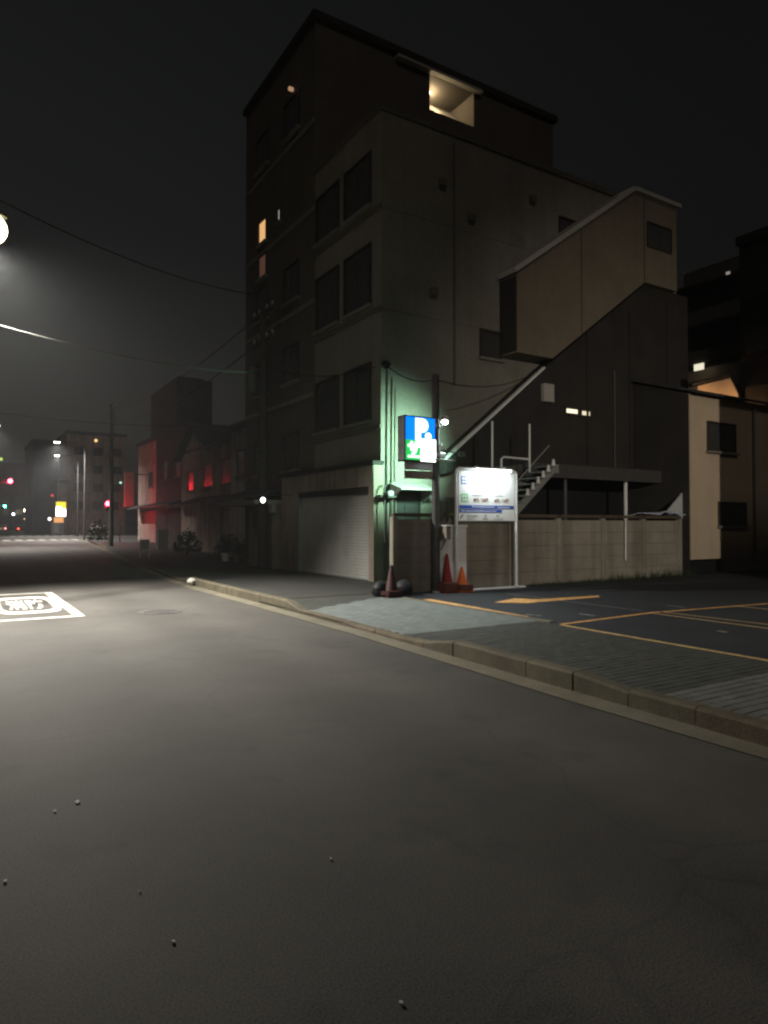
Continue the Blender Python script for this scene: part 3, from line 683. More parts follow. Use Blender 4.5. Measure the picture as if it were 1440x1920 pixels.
# light bar on the board
lb = thing('board_lamp', 'white tubular lamp on short arms over the top of the tariff board', 'lamp', ((NX0+NX1)/2, NY-.3, NT))
lxa, lxb = X0+WN*.16, X0+WN*.82; ly_, lz_ = NY-.24, NT-.01
MB().bbox(lxa, lxb, ly_-.04, ly_+.04, lz_+.012, lz_+.05, .01).build('lamp_housing', M['white'], lb)
MB().tube([(lxa+.03, ly_, lz_-.008), (lxb-.03, ly_, lz_-.008)], .02, 10).build('tube', emit('board_lamp_tube', (.93,1,.98), 14), lb, True)
for x_ in (lxa+.12, lxb-.12): MB().tube([(x_, NY, NT+.015), (x_, NY-.12, NT+.07), (x_, ly_, lz_+.04)], .011, 6).build('arm', M['white'], lb, True)
al = bpy.data.lights.new('board_lamp_light', 'AREA'); al.shape = 'RECTANGLE'; al.size = lxb-lxa; al.size_y = .05; al.energy = 17; al.color = (.86,.98,1.0)
ao = bpy.data.objects.new('board_lamp_light', al); C.objects.link(ao); ao.location = ((lxa+lxb)/2, ly_, lz_-.035)
ao.rotation_euler = (R(18), 0, 0); ao.parent = lb; ao.matrix_parent_inverse = Matrix.Translation(lb.location).inverted()

# ------------------------------------------------------------------ cones, weights, panel, boxes at the foot of the pole
def cone(px, py, m, label, h=.68, wt='brownp', wh=.17, Y=None, capm='white'):
    p = atz(px, py, SWZ)
    if Y: p = aty(px, py, Y); p.z = SWZ
    t = thing('traffic_cone', label, 'traffic cone', p, 'traffic cones by the sign pole')
    MB().lathe(p, [(.19,.02+wh*0),(.19,.035),(.145,.05),(.14,.06),(.03,h-.015),(.022,h),(.0225,h)], 20).build('cone', M[m], t, True)
    MB().bbox(p.x-.19, p.x+.19, p.y-.19, p.y+.19, p.z, p.z+.03, .01).build('base', M[m], t)
    bm_ = MB().lathe(p, [(.235,.032),(.24,.06),(.235,wh),(.16,wh+.01),(.12,wh)], 8); bm_.build('weight', M[wt], t)
    return t
cone(838, 1105, 'red', 'tall red cone with brown weight between the sign pole and the board post', .80, wh=.2, Y=11.40)
cone(866, 1104, 'orange', 'bright orange cone with dark weight under the left end of the tariff board', .52, wh=.16, Y=11.33)
cone(734, 1104, 'redshade', 'dim red cone in shadow left of the sign pole', .62, wt='redshade', wh=.12, Y=11.25)
for i, (px, w) in enumerate(((714,.18), (757,.20))):
    p = aty(px, 1104, 11.45); b_ = MB()
    b_.lathe((p.x, p.y, SWZ), [(w*.8,0),(w,.08),(w*.95,.18),(w*.6,.27),(w*.2,.31)], 10)
    for k, v in enumerate(b_.v): b_.v[k] = (v[0]+.03*math.sin(9*v[2]+3*v[1]), v[1]*1.0+.03*math.sin(8*v[0]), v[2])
    tag(b_.build('sandbag', M['black'], None, True), ('dark lumpy bag left of the dim red cone' if i == 0 else 'dark lumpy bag right of the dim red cone'), 'bag')  # near-black colour stands in for the shade lying on the bags
w0, w1 = aty(824,1098,11.62), aty(873,984,11.62)
wp = thing('white_panel', 'tall white metal panel standing behind the two lit cones', 'panel', (w0.x, 11.6, SWZ))
MB().bbox(w0.x, w1.x, 11.585, 11.63, SWZ, w1.z-.07, .008).build('sheet', M['white'], wp)
MB().bbox(w0.x-.02, w1.x+.02, 11.57, 11.64, w1.z-.068, w1.z, .01).build('top_cap', M['white'], wp)
b0, b1 = aty(826,1012,11.3), aty(846,987,11.3)
jb = thing('meter_box', 'brown grey box on a diagonal brace at the right of the sign pole', 'box', (b0.x, 11.3, b0.z))
MB().bbox(PX+.09, b1.x, 11.3, 11.52, b0.z, b1.z, .01).build('box', M['garage'], jb)
MB().bbox(PX+.07, b1.x+.02, 11.28, 11.54, b1.z+.002, b1.z+.025, .006).build('lid', M['white'], jb)
MB().tube([(PX+.06, 11.45, b0.z-.22), (b1.x-.05, 11.42, b0.z)], .013, 6).build('brace', M['steel'], jb)
f0, f1 = aty(825,982,11.5), aty(841,940,11.5)
fr = thing('small_frame', 'small yellowish metal frame above the meter box on the sign pole', 'frame', (f0.x, 11.5, f0.z))
for a in ((f1.x-.03, f1.x, f0.z+.03, f1.z), (PX+.08, f1.x-.03, f1.z-.03, f1.z), (PX+.08, PX+.11, f0.z+.03, f1.z-.03)):
    box(a[0], a[1], 11.5, 11.53, a[2], a[3]).build('bar', M['kerb'], fr)
MB().tube([(f1.x-.015, 11.515, f0.z+.3), (PX+.1, 11.515, f0.z+.03)], .012, 6).build('brace', M['kerb'], fr)

# hood, window and meter on the building side wall
h0, h1 = aty(724,908,BY), aty(793,900,BY)
hd = thing('wall_hood', 'small sloping window hood on the green lit wall behind the sign', 'hood', (h0.x, BY, h0.z))
MB().prism([(h0.x, BY-.004, h0.z+.02), (h0.x, BY-.7, h0.z-.16), (h0.x, BY-.7, h0.z-.13), (h0.x, BY-.004, h0.z+.06)], (h1.x-h0.x, 0, 0)).build('sheet', M['balc'], hd)
for x_ in (h0.x+.05, h1.x-.08): MB().prism([(x_, BY-.006, h0.z), (x_, BY-.62, h0.z-.15), (x_, BY-.006, h0.z-.5)], (.03, 0, 0)).build('side_bracket', M['balc'], hd)
window(bld, (h0.x+.1, BY), (1,0), h1.x-h0.x-.2, 1.0, h0.z-1.12, n=(0,-1))
gm = aty(731,925,BY-.45); gmt = thing('gas_meter', 'pale round gas meter with pipe beside the dark window under the hood', 'meter', gm)
MB().disc(gm, .07, (-.3,-1,0), .12, 16).build('dial', M['grey'], gmt, True)
MB().tube([gm+Vector((-.08,.1,-1.2)), gm+Vector((-.08,.1,.15)), gm+Vector((-.02,.1,.24)), gm+Vector((.1,.1,.26))], .02, 8).build('pipe', M['steel'], gmt, True)
MB().box(gm.x-.2, gm.x+.25, gm.y+.09, BY-.003, gm.z-.1, gm.z-.04).build('bracket', M['steel'], gmt)
# alley clutter behind the fence: tarp and sheet
t0 = aty(1190,972,12.2); t1 = aty(1268,966,12.2)
tp = MB(); n = 9
vs = []
random.seed(2)
for i in range(n):
    for j in range(4):
        vs.append((t0.x+(t1.x-t0.x)*i/(n-1), 11.9+.2*j, 1.72+random.uniform(0,.07)+(.06 if 3 < i < 7 else 0)))
tp.add(vs, [(i*4+j, (i+1)*4+j, (i+1)*4+j+1, i*4+j+1) for i in range(n-1) for j in range(3)])
to = tp.build('tarp', M['tarp']); sm = to.modifiers.new('thick', 'SOLIDIFY'); sm.thickness = .02
tag(to, 'crumpled bluish white tarp lying on top of the fence end', 'tarp')
q = [aty(*p, 12.3) for p in ((1288,914), (1292,972), (1240,972))]
tag(MB().prism(q, (0,.04,0)).build('leaning_sheet', M['grey']), 'grey triangular sheet leaning in the corner behind the fence', 'sheet')
MB_ = MB().tube([aty(1173,1050,FY-.1), aty(1173,975,FY-.1)], .02, 8)
tag(MB_.build('fence_pipe', M['white'], None, True), 'thin white pipe fixed to the front of the fence', 'pipe')

# ------------------------------------------------------------------ beige house on the right and what stands behind it
HYb = 12.05; hx0 = aty(1295,900,HYb).x; hzt = aty(1295,738,HYb).z
bh = thing('beige_house', 'two storey beige rendered house at the right end of the lot', 'house', (hx0, HYb, 0))
MB().box(hx0, hx0+9, HYb, HYb+7.5, .45, hzt).build('wall', M['beige'], bh)
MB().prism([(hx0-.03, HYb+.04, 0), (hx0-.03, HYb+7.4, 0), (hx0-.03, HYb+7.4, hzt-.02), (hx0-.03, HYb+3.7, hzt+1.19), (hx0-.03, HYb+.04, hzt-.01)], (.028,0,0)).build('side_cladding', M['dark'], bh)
fx = aty(1362,1060,HYb).x
w_ = MB().box(fx, hx0+9, HYb-.002, HYb+7.5, 0, .448); w_.build('plinth', M['beige'], bh)
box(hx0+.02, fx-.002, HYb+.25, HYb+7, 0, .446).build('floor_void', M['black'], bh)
for i in range(30):                                   # roof edge tiles
    x_ = hx0-.15+i*.31
    MB().prism([(x_, HYb-.28, hzt-.02), (x_+.3, HYb-.28, hzt-.035), (x_+.3, HYb+3.7, hzt+1.25), (x_, HYb+3.7, hzt+1.27)], (0, 0, .07)).build('roof_tile_course', M['tile'], bh)
MB().prism([(hx0-.15, HYb+3.72, hzt+1.2), (hx0-.15, HYb+7.7, hzt-.03), (hx0-.15, HYb+7.7, hzt+.05), (hx0-.15, HYb+3.72, hzt+1.3)], (9.3,0,0)).build('roof', M['tile'], bh)
MB().prism([(hx0+.01, HYb+.02, hzt+.002), (hx0+.01, HYb+3.7, hzt+1.2), (hx0+.01, HYb+7.45, hzt+.002)], (8.9,0,0)).build('gable', M['beige'], bh)
for (xa, ya, xb, yb) in ((1325,845,1378,796), (1346,986,1398,942)):
    a, b = aty(xa, ya, HYb), aty(xb, yb, HYb)
    window(bh, (a.x, HYb), (1,0), b.x-a.x, b.z-a.z, a.z, n=(0,-1))
dp = aty(1415,900,HYb-.06); MB().tube([(dp.x, HYb-.06, .3), (dp.x, HYb-.06, hzt-.1)], .035, 8).build('downpipe', M['garage'], bh, True)
# unseen building added beyond the right edge to throw shade on the beige house
nbh = thing('added_shade_building', 'unseen plain building added right of the parking lot to shade the beige house', 'building', (14.9, 2, 0))
MB().box(14.75, 24, -6, 5.6, 0, 6.3).build('wall', M['greywall'], nbh); MB().box(14.6, 24.2, -6.2, 5.8, 6.304, 6.5).build('roof_slab', M['dark'], nbh)
# orange lit gable
GYo = 22.0
go = [aty(*p, GYo) for p in ((1308,724), (1369,709), (1388,747), (1388,790), (1308,790))]
gh = thing('gable_house', 'orange lit gable wall seen above the beige house roof', 'house', (go[0].x, GYo, 0))
MB().prism([(p.x, p.y, p.z) for p in go], (0, 6, 0)).build('wall', M['beige'], gh)
a, b = go[0], go[1]; MB().prism([a+Vector((-.3,.1,.0)), b+Vector((0,.1,.02)), b+Vector((0,.1,.2)), a+Vector((-.3,.1,.12))], (0,6.5,0)).build('roof', M['tile'], gh)
a, b = go[1], go[2]; MB().prism([a+Vector((.003,.1,.02)), b+Vector((.3,.1,-.02)), b+Vector((.3,.1,.12)), a+Vector((.003,.1,.2))], (0,6.5,0)).build('roof', M['tile'], gh)
light('assumed_gable_light', 'SPOT', ((go[0].x+go[2].x)/2, GYo-4.2, 6.4), 2600, (1.0,.52,.22), .1, gh, ((go[0].x+go[2].x)/2, GYo, go[0].z), 62, .6)  # assumed light source, added to turn the gable wall orange
MB().bbox((go[0].x+go[2].x)/2-.1, (go[0].x+go[2].x)/2+.1, GYo-4.18, GYo-4.0, 6.46, 6.6, .02).build('wall_lamp', emit('assumed_orange_lamp', (1,.55,.2), 8), gh)  # unseen lamp assumed from the orange light on the gable
r0 = aty(1424,745,26); rw = thing('rear_house', 'dark brown house with one lit window above the beige house roof', 'house', (r0.x, 26, 0))
MB().box(r0.x-2.0, r0.x+6, 26, 32, 0, r0.z+2.4).build('wall', M['beige'], rw); MB().box(r0.x-2.3, r0.x+6.3, 25.7, 32.3, r0.z+2.404, r0.z+2.6).build('roof', M['tile'], rw)
window(rw, (r0.x, 26), (1,0), 1.3, .95, r0.z-.25, m=emit('right_lit_window', (1,.72,.42), 1.1), split=1, n=(0,-1))
# far apartment block with balconies facing the road
FXb = 45.0
ya, yb = atx(1385,600,FXb).y, atx(1262,600,FXb).y; ft_ = atx(1276,522,FXb).z
fa = thing('balcony_block', 'distant dark apartment block with stacked balconies and pale end wall', 'building', (FXb, ya, 0))
MB().box(FXb, FXb+12, ya-6, yb, 0, ft_).build('wall', M['dark'], fa)
e0 = atx(1256,572,FXb-1.2); MB().box(FXb-1.25, FXb-.002, yb-.9, yb-.6, 3, e0.z).build('end_wall', M['balc'], fa)
k = 0; z_ = 4.0
while z_ < ft_-1:
    MB().box(FXb-1.2, FXb-.004, ya-5.9, yb-.904, z_, z_+.15).build('balcony_slab', M['dark'], fa)
    MB().box(FXb-1.2, FXb-1.08, ya-5.9, yb-.904, z_+.153, z_+1.1).build('balcony_rail', M['conc2'], fa)
    MB().box(FXb-1.22, FXb-.003, yb-1.7, yb-.905, z_+.2, z_+1.25).build('partition', M['balc'], fa)
    z_ += 2.85
p = atx(1310,688,FXb-1.3); MB().box(FXb-1.32, FXb-1.21, p.y-.35, p.y+.35, p.z-.22, p.z+.22).build('lit_sign', emit('balcony_lamp', (1,.93,.7), .9), fa)
p = atx(1365,512,FXb-1.25); MB().box(FXb-1.3, FXb-1.21, p.y-.12, p.y+.12, p.z-.08, p.z+.08).build('lamp', emit('balcony_lamp_dim', (1,.93,.8), .25), fa)
tbx = 38.0; tp0 = atx(1386,462,tbx); tb = thing('dark_tower', 'tallest dark tower block at the right edge behind the houses', 'building', (tbx, tp0.y, 0))
MB().box(tbx, tbx+6.8, tp0.y-14, tp0.y, 0, tp0.z).build('wall', M['dark'], tb); MB().box(tbx-.2, tbx+6.9, tp0.y-14.2, tp0.y+.1, tp0.z+.004, tp0.z+.5).build('parapet', M['dark'], tb)
for zz in range(5, int(tp0.z)-2, 3):
    MB().box(tbx-.9, tbx-.003, tp0.y-13, tp0.y-.8, zz, zz+1.1).build('balcony', M['dark'], tb)

# ------------------------------------------------------------------ houses on the left of the garage along the street
def hx(Y): return edge(Y)+4.6 if Y > 22 else BX
def house(Y0, Y1, h, m, label, setb=0.0, roof='gable', eave=.35, up=0, wins=(), awn=None, depth=9):
    x0 = hx((Y0+Y1)/2)+setb
    t = thing('town_house', label, 'house', (x0, Y0, 0), 'old houses along the street')
    MB().box(x0, x0+depth, Y0, Y1, 0, h).build('wall', M[m], t)
    ym = (Y0+Y1)/2
    if roof == 'gable':
        rise = (Y1-Y0)*.28
        MB().prism([(x0+.01, Y0+.02, h+.002), (x0+.01, Y1-.02, h+.002), (x0+.01, ym, h+rise)], (depth-.1,0,0)).build('gable', M[m], t)
        for (ya_, yb_) in ((Y0-eave, ym), (Y1+eave, ym)):
            za_ = h-eave*rise/((Y1-Y0)/2)
            MB().prism([(x0-.45, ya_, za_+.02), (x0-.45, yb_, h+rise+.02), (x0-.45, yb_, h+rise+.16), (x0-.45, ya_, za_+.14)], (depth+.6,0,0)).build('roof', M['tile'], t)
    elif roof == 'front':
        MB().prism([(x0-.6, Y0-.15, h-.05), (x0+depth/2, Y0-.15, h+1.7), (x0+depth/2, Y0-.15, h+1.85), (x0-.6, Y0-.15, h+.1)], (0,Y1-Y0+.3,0)).build('roof', M['tile'], t)
        MB().prism([(x0+depth+.3, Y0-.15, h-.05), (x0+depth/2+.003, Y0-.15, h+1.7), (x0+depth/2+.003, Y0-.15, h+1.85), (x0+depth+.3, Y0-.15, h+.1)], (0,Y1-Y0+.3,0)).build('roof', M['tile'], t)
        for yy in (Y0+.02, Y1-.14): MB().prism([(x0+.02, yy, h+.002), (x0+depth-.02, yy, h+.002), (x0+depth/2, yy, h+1.68)], (0,.12,0)).build('gable', M[m], t)
    else:
        MB().box(x0-.2, x0+depth+.1, Y0-.05, Y1+.05, h+.002, h+.25).build('roof_slab', M['dark'], t)
    if awn:
        MB().prism([(x0-.003, Y0+.1, awn+.3), (x0-1.0, Y0+.1, awn), (x0-1.0, Y0+.1, awn+.07), (x0-.003, Y0+.1, awn+.4)], (0,Y1-Y0-.2,0)).build('lean_to_roof', M['tile'], t)
    for (yw, zw, ww, hw) in wins: window(t, (x0, Y0+yw+ww), (0,-1), ww, hw, zw, n=(-1,0))
    return t
TX = BX
house(24.6, 29.6, 5.6, 'greywall', 'grey rendered house next to the tower with hooded entrance', .25, 'front', wins=((1.0,3.6,1.3,1.1),(3.2,3.6,1.0,1.1)))
house(30.0, 36.5, 5.3, 'brownwall', 'brown two storey house with lean-to tiled eaves, next to the grey house', .1, 'front', awn=2.55, wins=((.7,3.4,1.7,1.2),(3.6,3.4,1.7,1.2),(.9,.9,1.5,1.3)))
house(36.9, 43.0, 5.6, 'brownwall', 'brown gabled house in the middle of the dark row', .4, 'gable', awn=2.5, wins=((1.2,3.5,1.2,1.2),(3.4,3.5,1.2,1.2)))
house(43.4, 51.0, 7.6, 'dark', 'dark flat roofed house towards the junction', .0, 'flat', awn=2.7, wins=((1,4.6,1.4,1.3),(4.2,4.6,1.4,1.3)))
house(51.4, 63.0, 8.4, 'brownwall', 'corner house washed red by the signal light', .3, 'flat', awn=2.8, wins=((2,4.6,1.4,1.3),(6.2,4.6,1.4,1.3)))
# block with a roof tank behind the row
bt = aty(364,712,52); bk = thing('rear_block', 'boxy dark block rising behind the old houses', 'building', (bt.x, 52, 0))
b0_, b1_ = aty(331,712,52).x, aty(398,712,52).x
MB().box(b0_, b1_, 52, 60, 0, bt.z).build('wall', M['dark'], bk); MB().box(b0_+.4, b1_-.4, 53, 57, bt.z+.003, bt.z+.35).build('roof_tank', M['dark'], bk)
# entrance hood with lamp, dark doorway
en = thing('entrance_porch', 'tiled entrance porch with small lamp between garage and grey house', 'porch', (8.9, 21, 0))
ex0 = 8.55; e0y, e1y = 20.45, 24.3
box(ex0, BX-.003, e0y, 21.05, 0, 2.1).build('pier', M['garage'], en); box(ex0, BX-.003, 22.1, 22.5, 0, 2.1).build('pier', M['garage'], en)
MB().prism([(BX-.003, e0y-.1, 2.62), (ex0-.7, e0y-.1, 2.3), (ex0-.7, e0y-.1, 2.38), (BX-.003, e0y-.1, 2.72)], (0, e1y-e0y, 0)).build('porch_roof', M['tile'], en)
box(ex0-.6, BX-.003, e0y, 24.1, 2.12, 2.26).build('beam', M['balc'], en)
box(BX-.06, BX-.004, 21.055, 22.095, .05, 2.1).build('door', M['black'], en)
p_ = atx(508, 963, ex0-.1); box(ex0-.12, ex0-.003, p_.y-.15, p_.y+.15, 1.85, 2.1).build('name_plate', M['balc'], en)
lp = atx(493,937,ex0-.8)
pl = thing('porch_lamp', 'tiny bright white lamp above the entrance porch roof', 'lamp', lp)
MB().lathe(lp, [(.02,-.09),(.06,-.06),(.075,0),(.05,.05),(.02,.07)], 12).build('globe', emit('porch_lamp_glow', (1,1,.9), 6), pl, True)
MB().tube([lp+Vector((0,0,.06)), lp+Vector((.1,0,.16)), Vector((BX-.003, lp.y, lp.z+.16))], .015, 6).build('arm', M['steel'], pl, True)

# ------------------------------------------------------------------ utility poles and cables
def upole(x, y, h, label, trans=True):
    t = thing('utility_pole', label, 'utility pole', (x, y, 0), 'utility poles')
    MB().tube([(x, y, 0), (x, y, h/2), (x, y, h)], .17, 12, .11).build('shaft', M['pole'], t, True)
    for z_ in (h-.4, h-1.3): box(x-.06, x+.06, y-.9, y+.9, z_, z_+.09).build('crossarm', M['steel'], t)
    for z_ in (h-.4, h-1.3):
        for d in (-.75, -.3, .3, .75): MB().lathe((x, y+d, z_+.092), [(.03,0),(.05,.04),(.03,.08),(.045,.12),(.02,.16)], 8).build('insulator', M['balc'], t, True)
    if trans:
        MB().lathe((x-.32, y+.1, h-3.0), [(.05,0),(.22,.05),(.23,.75),(.18,.85),(.05,.9)], 14).build('transformer', M['steel'], t, True)
        box(x-.3, x-.1, y-.05, y+.2, h-2.5, h-2.4).build('bracket', M['steel'], t)
    for i in range(6): box(x-.22, x+.22, y-.012, y+.012, 2.5+i*.45, 2.52+i*.45).build('step_bolt', M['steel'], t)
    return t
up = atx(492,1062,8.25); upole(8.25, up.y, 8.6, 'dark utility pole with crossarms in front of the tower')
upole(edge(48)+.9, 48, 9.5, 'distant utility pole beside the dark houses', False)
def wire(p, q, sag, r, m, label, n=24):
    p = Vector(p); q = Vector(q)
    pts = [p.lerp(q, i/n)-Vector((0,0,sag*4*(i/n)*(1-i/n))) for i in range(n+1)]
    tag(MB().tube(pts, r, 6).build('overhead_cable', M[m], None, True), label, 'cable', 'overhead cables')
wire(atd(-60,345,13.5), atx(470,551,8.98), .35, .018, 'cable', 'single dark cable crossing the sky down to the tower')
wire(atd(-80,588,12.0), atx(492,699,8.2), .25, .024, 'cablel', 'pale bundled cable lit by the lamp near the left edge')
wire((8.25, up.y, 8.3), (edge(48)+.9, 48, 9.1), .6, .02, 'cable', 'cable running from the near utility pole along the old houses')
wire((8.25, up.y, 7.4), (edge(48)+.9, 48, 8.3), .7, .02, 'cable', 'lower cable running between the two utility poles')
wire((8.25, up.y, 6.6), aty(722,682,BY-.1), .35, .016, 'cable', 'cable sagging from the utility pole to the building corner')
wire(aty(722,682,BY-.1), aty(818,712,PY), .18, .012, 'cable', 'thin cable from building corner to the sign pole')
wire(aty(818,712,PY), aty(1000,700,AY-.05), .25, .012, 'cable', 'thin cable from the sign pole to the annex')
wire(atd(-40,768,40), atd(470,800,30), .3, .02, 'cable', 'low dark cable across the street above the old houses')
sp = aty(724,684,BY-.1); pts = [sp+Vector((.14*math.cos(k*.9)*(1-k/60), -.02+.003*k, .1*math.sin(k*.9)*(1-k/60))) for k in range(36)]
tag(MB().tube(pts, .012, 5).build('cable_coil', M['cable'], None, True), 'small tangled cable coil on the building corner', 'cable')

# ------------------------------------------------------------------ signals and far street
def signal(head, polexy, label, lens, ped=False, facing=None, glow=30, power=30):
    h = Vector(head); t = thing('traffic_signal', label, 'traffic signal', (polexy[0], polexy[1], 0), 'traffic signals')
    MB().tube([(polexy[0], polexy[1], 0), (polexy[0], polexy[1], h.z+.3)], .07, 10).build('post', M['metal'], t, True)
    if (Vector(polexy)-h.xy).length > .3:
        MB().tube([(polexy[0], polexy[1], h.z+.1), (h.x, h.y+.1, h.z+.15)], .045, 8).build('arm', M['metal'], t, True)
    cols = {'r': (1,.02,.04), 'g': (.05,1,.62), 'y': (1,.6,.05)}
    if ped:
        MB().bbox(h.x-.2, h.x+.2, h.y-.02, h.y+.2, h.z-.62, h.z+.22, .02).build('signal_head', M['steel'], t)
        spots = [('r', (0, 0)), ('g', (0, -.4))]
    else:
        MB().bbox(h.x-.85 if lens == 'r' else h.x-.2, h.x+.2 if lens == 'r' else h.x+.85, h.y-.02, h.y+.2, h.z-.2, h.z+.2, .03).build('signal_head', M['steel'], t)
        sgn = -1 if lens == 'r' else 1
        spots = [(lens, (0, 0)), ('y', (.33*sgn, 0)), ('g' if lens == 'r' else 'r', (.66*sgn, 0))]
    for c, (dx, dz) in spots:
        on = c == lens; p = Vector((h.x+dx, h.y-.03, h.z+dz))
        MB().disc(p, .165, (0,-1,0), .02, 18).build('lens', emit('signal_lit_'+c, cols[c], glow) if on else M['black'], t)
        v = MB(); ring = []
        for k in range(9):
            a = math.pi*k/8; ring.append((p.x+.16*math.cos(a), p.y, p.z+.16*math.sin(a)))
        v.add(ring+[(x, y-.22, z+.0) for x, y, z in ring], [(k, k+1, 10+k, 9+k) for k in range(8)]); v.build('visor', M['steel'], t)
    if power: light('signal_light', 'POINT', (h.x, h.y-.34, h.z), power, cols[lens], .1, t)
    return t
s1h = atd(19,902,58); signal(s1h, (s1h.x-5.2, s1h.y+.2), 'upper red traffic signal hanging over the road at far left', 'r', glow=140, power=200)
s2h = atd(202,944,55); signal(s2h, (s2h.x+.35, s2h.y+.1), 'red crossing signal at the corner by the old houses', 'r', ped=True, glow=110, power=190)
s3h = atd(9,949,112); signal(s3h, (s3h.x-4, s3h.y+.2), 'green signal far down the street below the red one', 'g', glow=90, power=60)
g_ = atd(226,905,56); gs = thing('green_beacon', 'tiny green light on a thin pole above the red crossing signal', 'light', (g_.x, g_.y, 0))
MB().tube([(g_.x, g_.y+.1, 0), (g_.x, g_.y+.1, g_.z+.2)], .04, 8).build('post', M['steel'], gs, True)
MB().disc(g_, .09, (0,-1,0), .05, 12).build('lens', emit('green_beacon_light', (.5,1,.8), 1.2), gs)
# red lit vertical shop sign on the corner house
rs0, rs1 = atd(233,950,56), atd(254,885,56)
vs_ = thing('shop_sign', 'tall vertical shop sign on the corner house lit red by the signal', 'sign', (rs0.x, rs0.y, rs0.z))
MB().bbox(rs0.x, rs1.x, rs0.y-.1, rs0.y+.1, rs0.z, rs1.z, .02).build('panel', M['balc'], vs_)
MB().box(rs1.x, hx(57)+.3, rs0.y-.03, rs0.y+.03, rs1.z-.2, rs1.z-.12).build('bracket', M['steel'], vs_)
# yellow store sign with kiosk
ys0, ys1 = atd(105,968,104), atd(125,941,104); ym_ = ys0.z+(ys1.z-ys0.z)*.52
ysn = thing('store_sign', 'glowing yellow and white store sign beyond the crossing', 'sign', (ys0.x, ys0.y, 0))
MB().bbox(ys0.x-.08, ys1.x+.08, ys0.y, ys0.y+.3, ys0.z-.08, ys1.z+.08, .03).build('cabinet', M['white'], ysn)
box(ys0.x, ys1.x, ys0.y-.03, ys0.y-.004, ym_, ys1.z).build('yellow_panel', emit('store_yellow', (1,.72,.02), 1.3), ysn)
box(ys0.x, ys1.x, ys0.y-.03, ys0.y-.004, ys0.z, ym_-.01).build('white_panel', emit('store_white', (1,1,.95), 5), ysn)
box(ys0.x, ys0.x+(ys1.x-ys0.x)*.6, ys0.y-.034, ys0.y-.031, ym_-.002, ym_+.35).build('white_mark', emit('store_mark', (1,1,.9), 4), ysn)
MB().tube([(ys1.x-.2, ys0.y+.15, 0), (ys1.x-.2, ys0.y+.15, ys0.z)], .09, 10).build('post', M['metal'], ysn, True)
k0, k1 = atd(97,1001,106), atd(123,970,106)
kk = thing('kiosk', 'small grey kiosk with glowing orange band under the yellow store sign', 'kiosk', (k0.x, k0.y, 0))
MB().bbox(k0.x, k1.x, k0.y, k0.y+2, 0, k1.z-.8, .03).build('body', M['grey'], kk)
box(k0.x+.5, k1.x, k0.y-.05, k0.y+2, k1.z-.795, k1.z).build('orange_band', emit('kiosk_orange', (1,.45,.15), .9), kk)
box(k0.x+.3, k0.x+1.0, k0.y-.02, k0.y-.003, .3, 1.8).build('door', M['white'], kk)
# buildings beyond the junction
def fblock(pxa, pxb, pyt, Y, dep, m, label, wn=()):
    a = aty(pxa, pyt, Y); b = aty(pxb, pyt, Y); t = thing('far_building', label, 'building', (a.x, Y, 0), 'buildings beyond the junction')
    MB().box(a.x, b.x, Y, Y+dep, 0, a.z).build('wall', M[m], t); MB().box(a.x-.2, b.x+.2, Y-.2, Y+dep, a.z+.004, a.z+.4).build('parapet', M['dark'], t)
    x_ = a.x+1
    while x_ < b.x-2:
        for fz in range(1, int((a.z-1)/3)):
            window(t, (x_, Y), (1,0), 1.5, 1.4, fz*3+1.0, n=(0,-1), sill=False)
        x_ += 3
    for px, py, m_, s_ in wn:
        p = aty(px, py, Y-.1); MB().bbox(p.x-s_, p.x+s_, Y-.12, Y-.004, p.z-s_, p.z+s_, .03).build('lamp', m_, t)
    return t
wl = emit('far_white_lamp', (.9,.95,1), 7); wl2 = emit('far_warm_lamp', (1,.62,.25), 1.6); rl = emit('far_red_lamp', (1,.08,.08), .8)
fblock(126, 236, 812, 122.0, 14, 'brownwall', 'brown building on the far corner of the junction', ((180,826,wl2,.2),))
fblock(62, 128, 828, 132.0, 16, 'dark', 'darker far building behind the yellow store sign', ((98,929,rl,.2),))
fblock(-60, 62, 868, 190.0, 30, 'dark', 'low dark building mass at the end of the street', ())
fblock(108, 127, 905, 121.0, .7, 'greywall', 'pale pillar like facade strip above the yellow store sign')
# small lights down the street: lamps and vehicles
def far_lamp(px, py, dep, col, s_, r, label):
    p = atd(px, py, dep); t = thing('far_street_light', label, 'street light', (p.x, p.y, 0), 'lights down the street')
    MB().tube([(p.x+.1, p.y+.2, 0), (p.x+.1, p.y+.2, p.z)], .07, 8).build('post', M['steel'], t, True)
    MB().lathe(p, [(r*.3,-r),(r*.8,-r*.6),(r,0),(r*.8,r*.6),(r*.3,r)], 12).build('globe', emit('far_lamp_'+str(px), col, s_), t, True)
far_lamp(54, 957, 150, (1,.86,.55), 14, .95, 'largest warm white light down the street')  # globe enlarged so that its shape includes the lamp's glare
far_lamp(70, 953, 140, (.4,1,.85), 2.0, .28, 'small teal light right of the warm lamp down the street')
far_lamp(25, 964, 160, (.9,.8,1), 5, .32, 'small violet white light between green signal and warm lamp')
far_lamp(48, 973, 150, (1,.7,.35), 3, .3, 'small amber light below the warm lamp down the street')
far_lamp(11, 971, 170, (1,.75,.35), 3, .35, 'small amber light under the green signal')
far_lamp(93, 973, 118, (1,.9,.85), 2, .3, 'pinkish white light left of the orange kiosk band')
lg = atd(2,861,60); t = thing('lit_panel', 'yellow green lit panel at the left edge above the red signal', 'sign', (lg.x, lg.y, 0))
MB().bbox(lg.x-.7, lg.x+.12, lg.y, lg.y+.15, lg.z-.12, lg.z+.14, .02).build('panel', emit('lit_panel_light', (.55,.8,.15), .7), t)
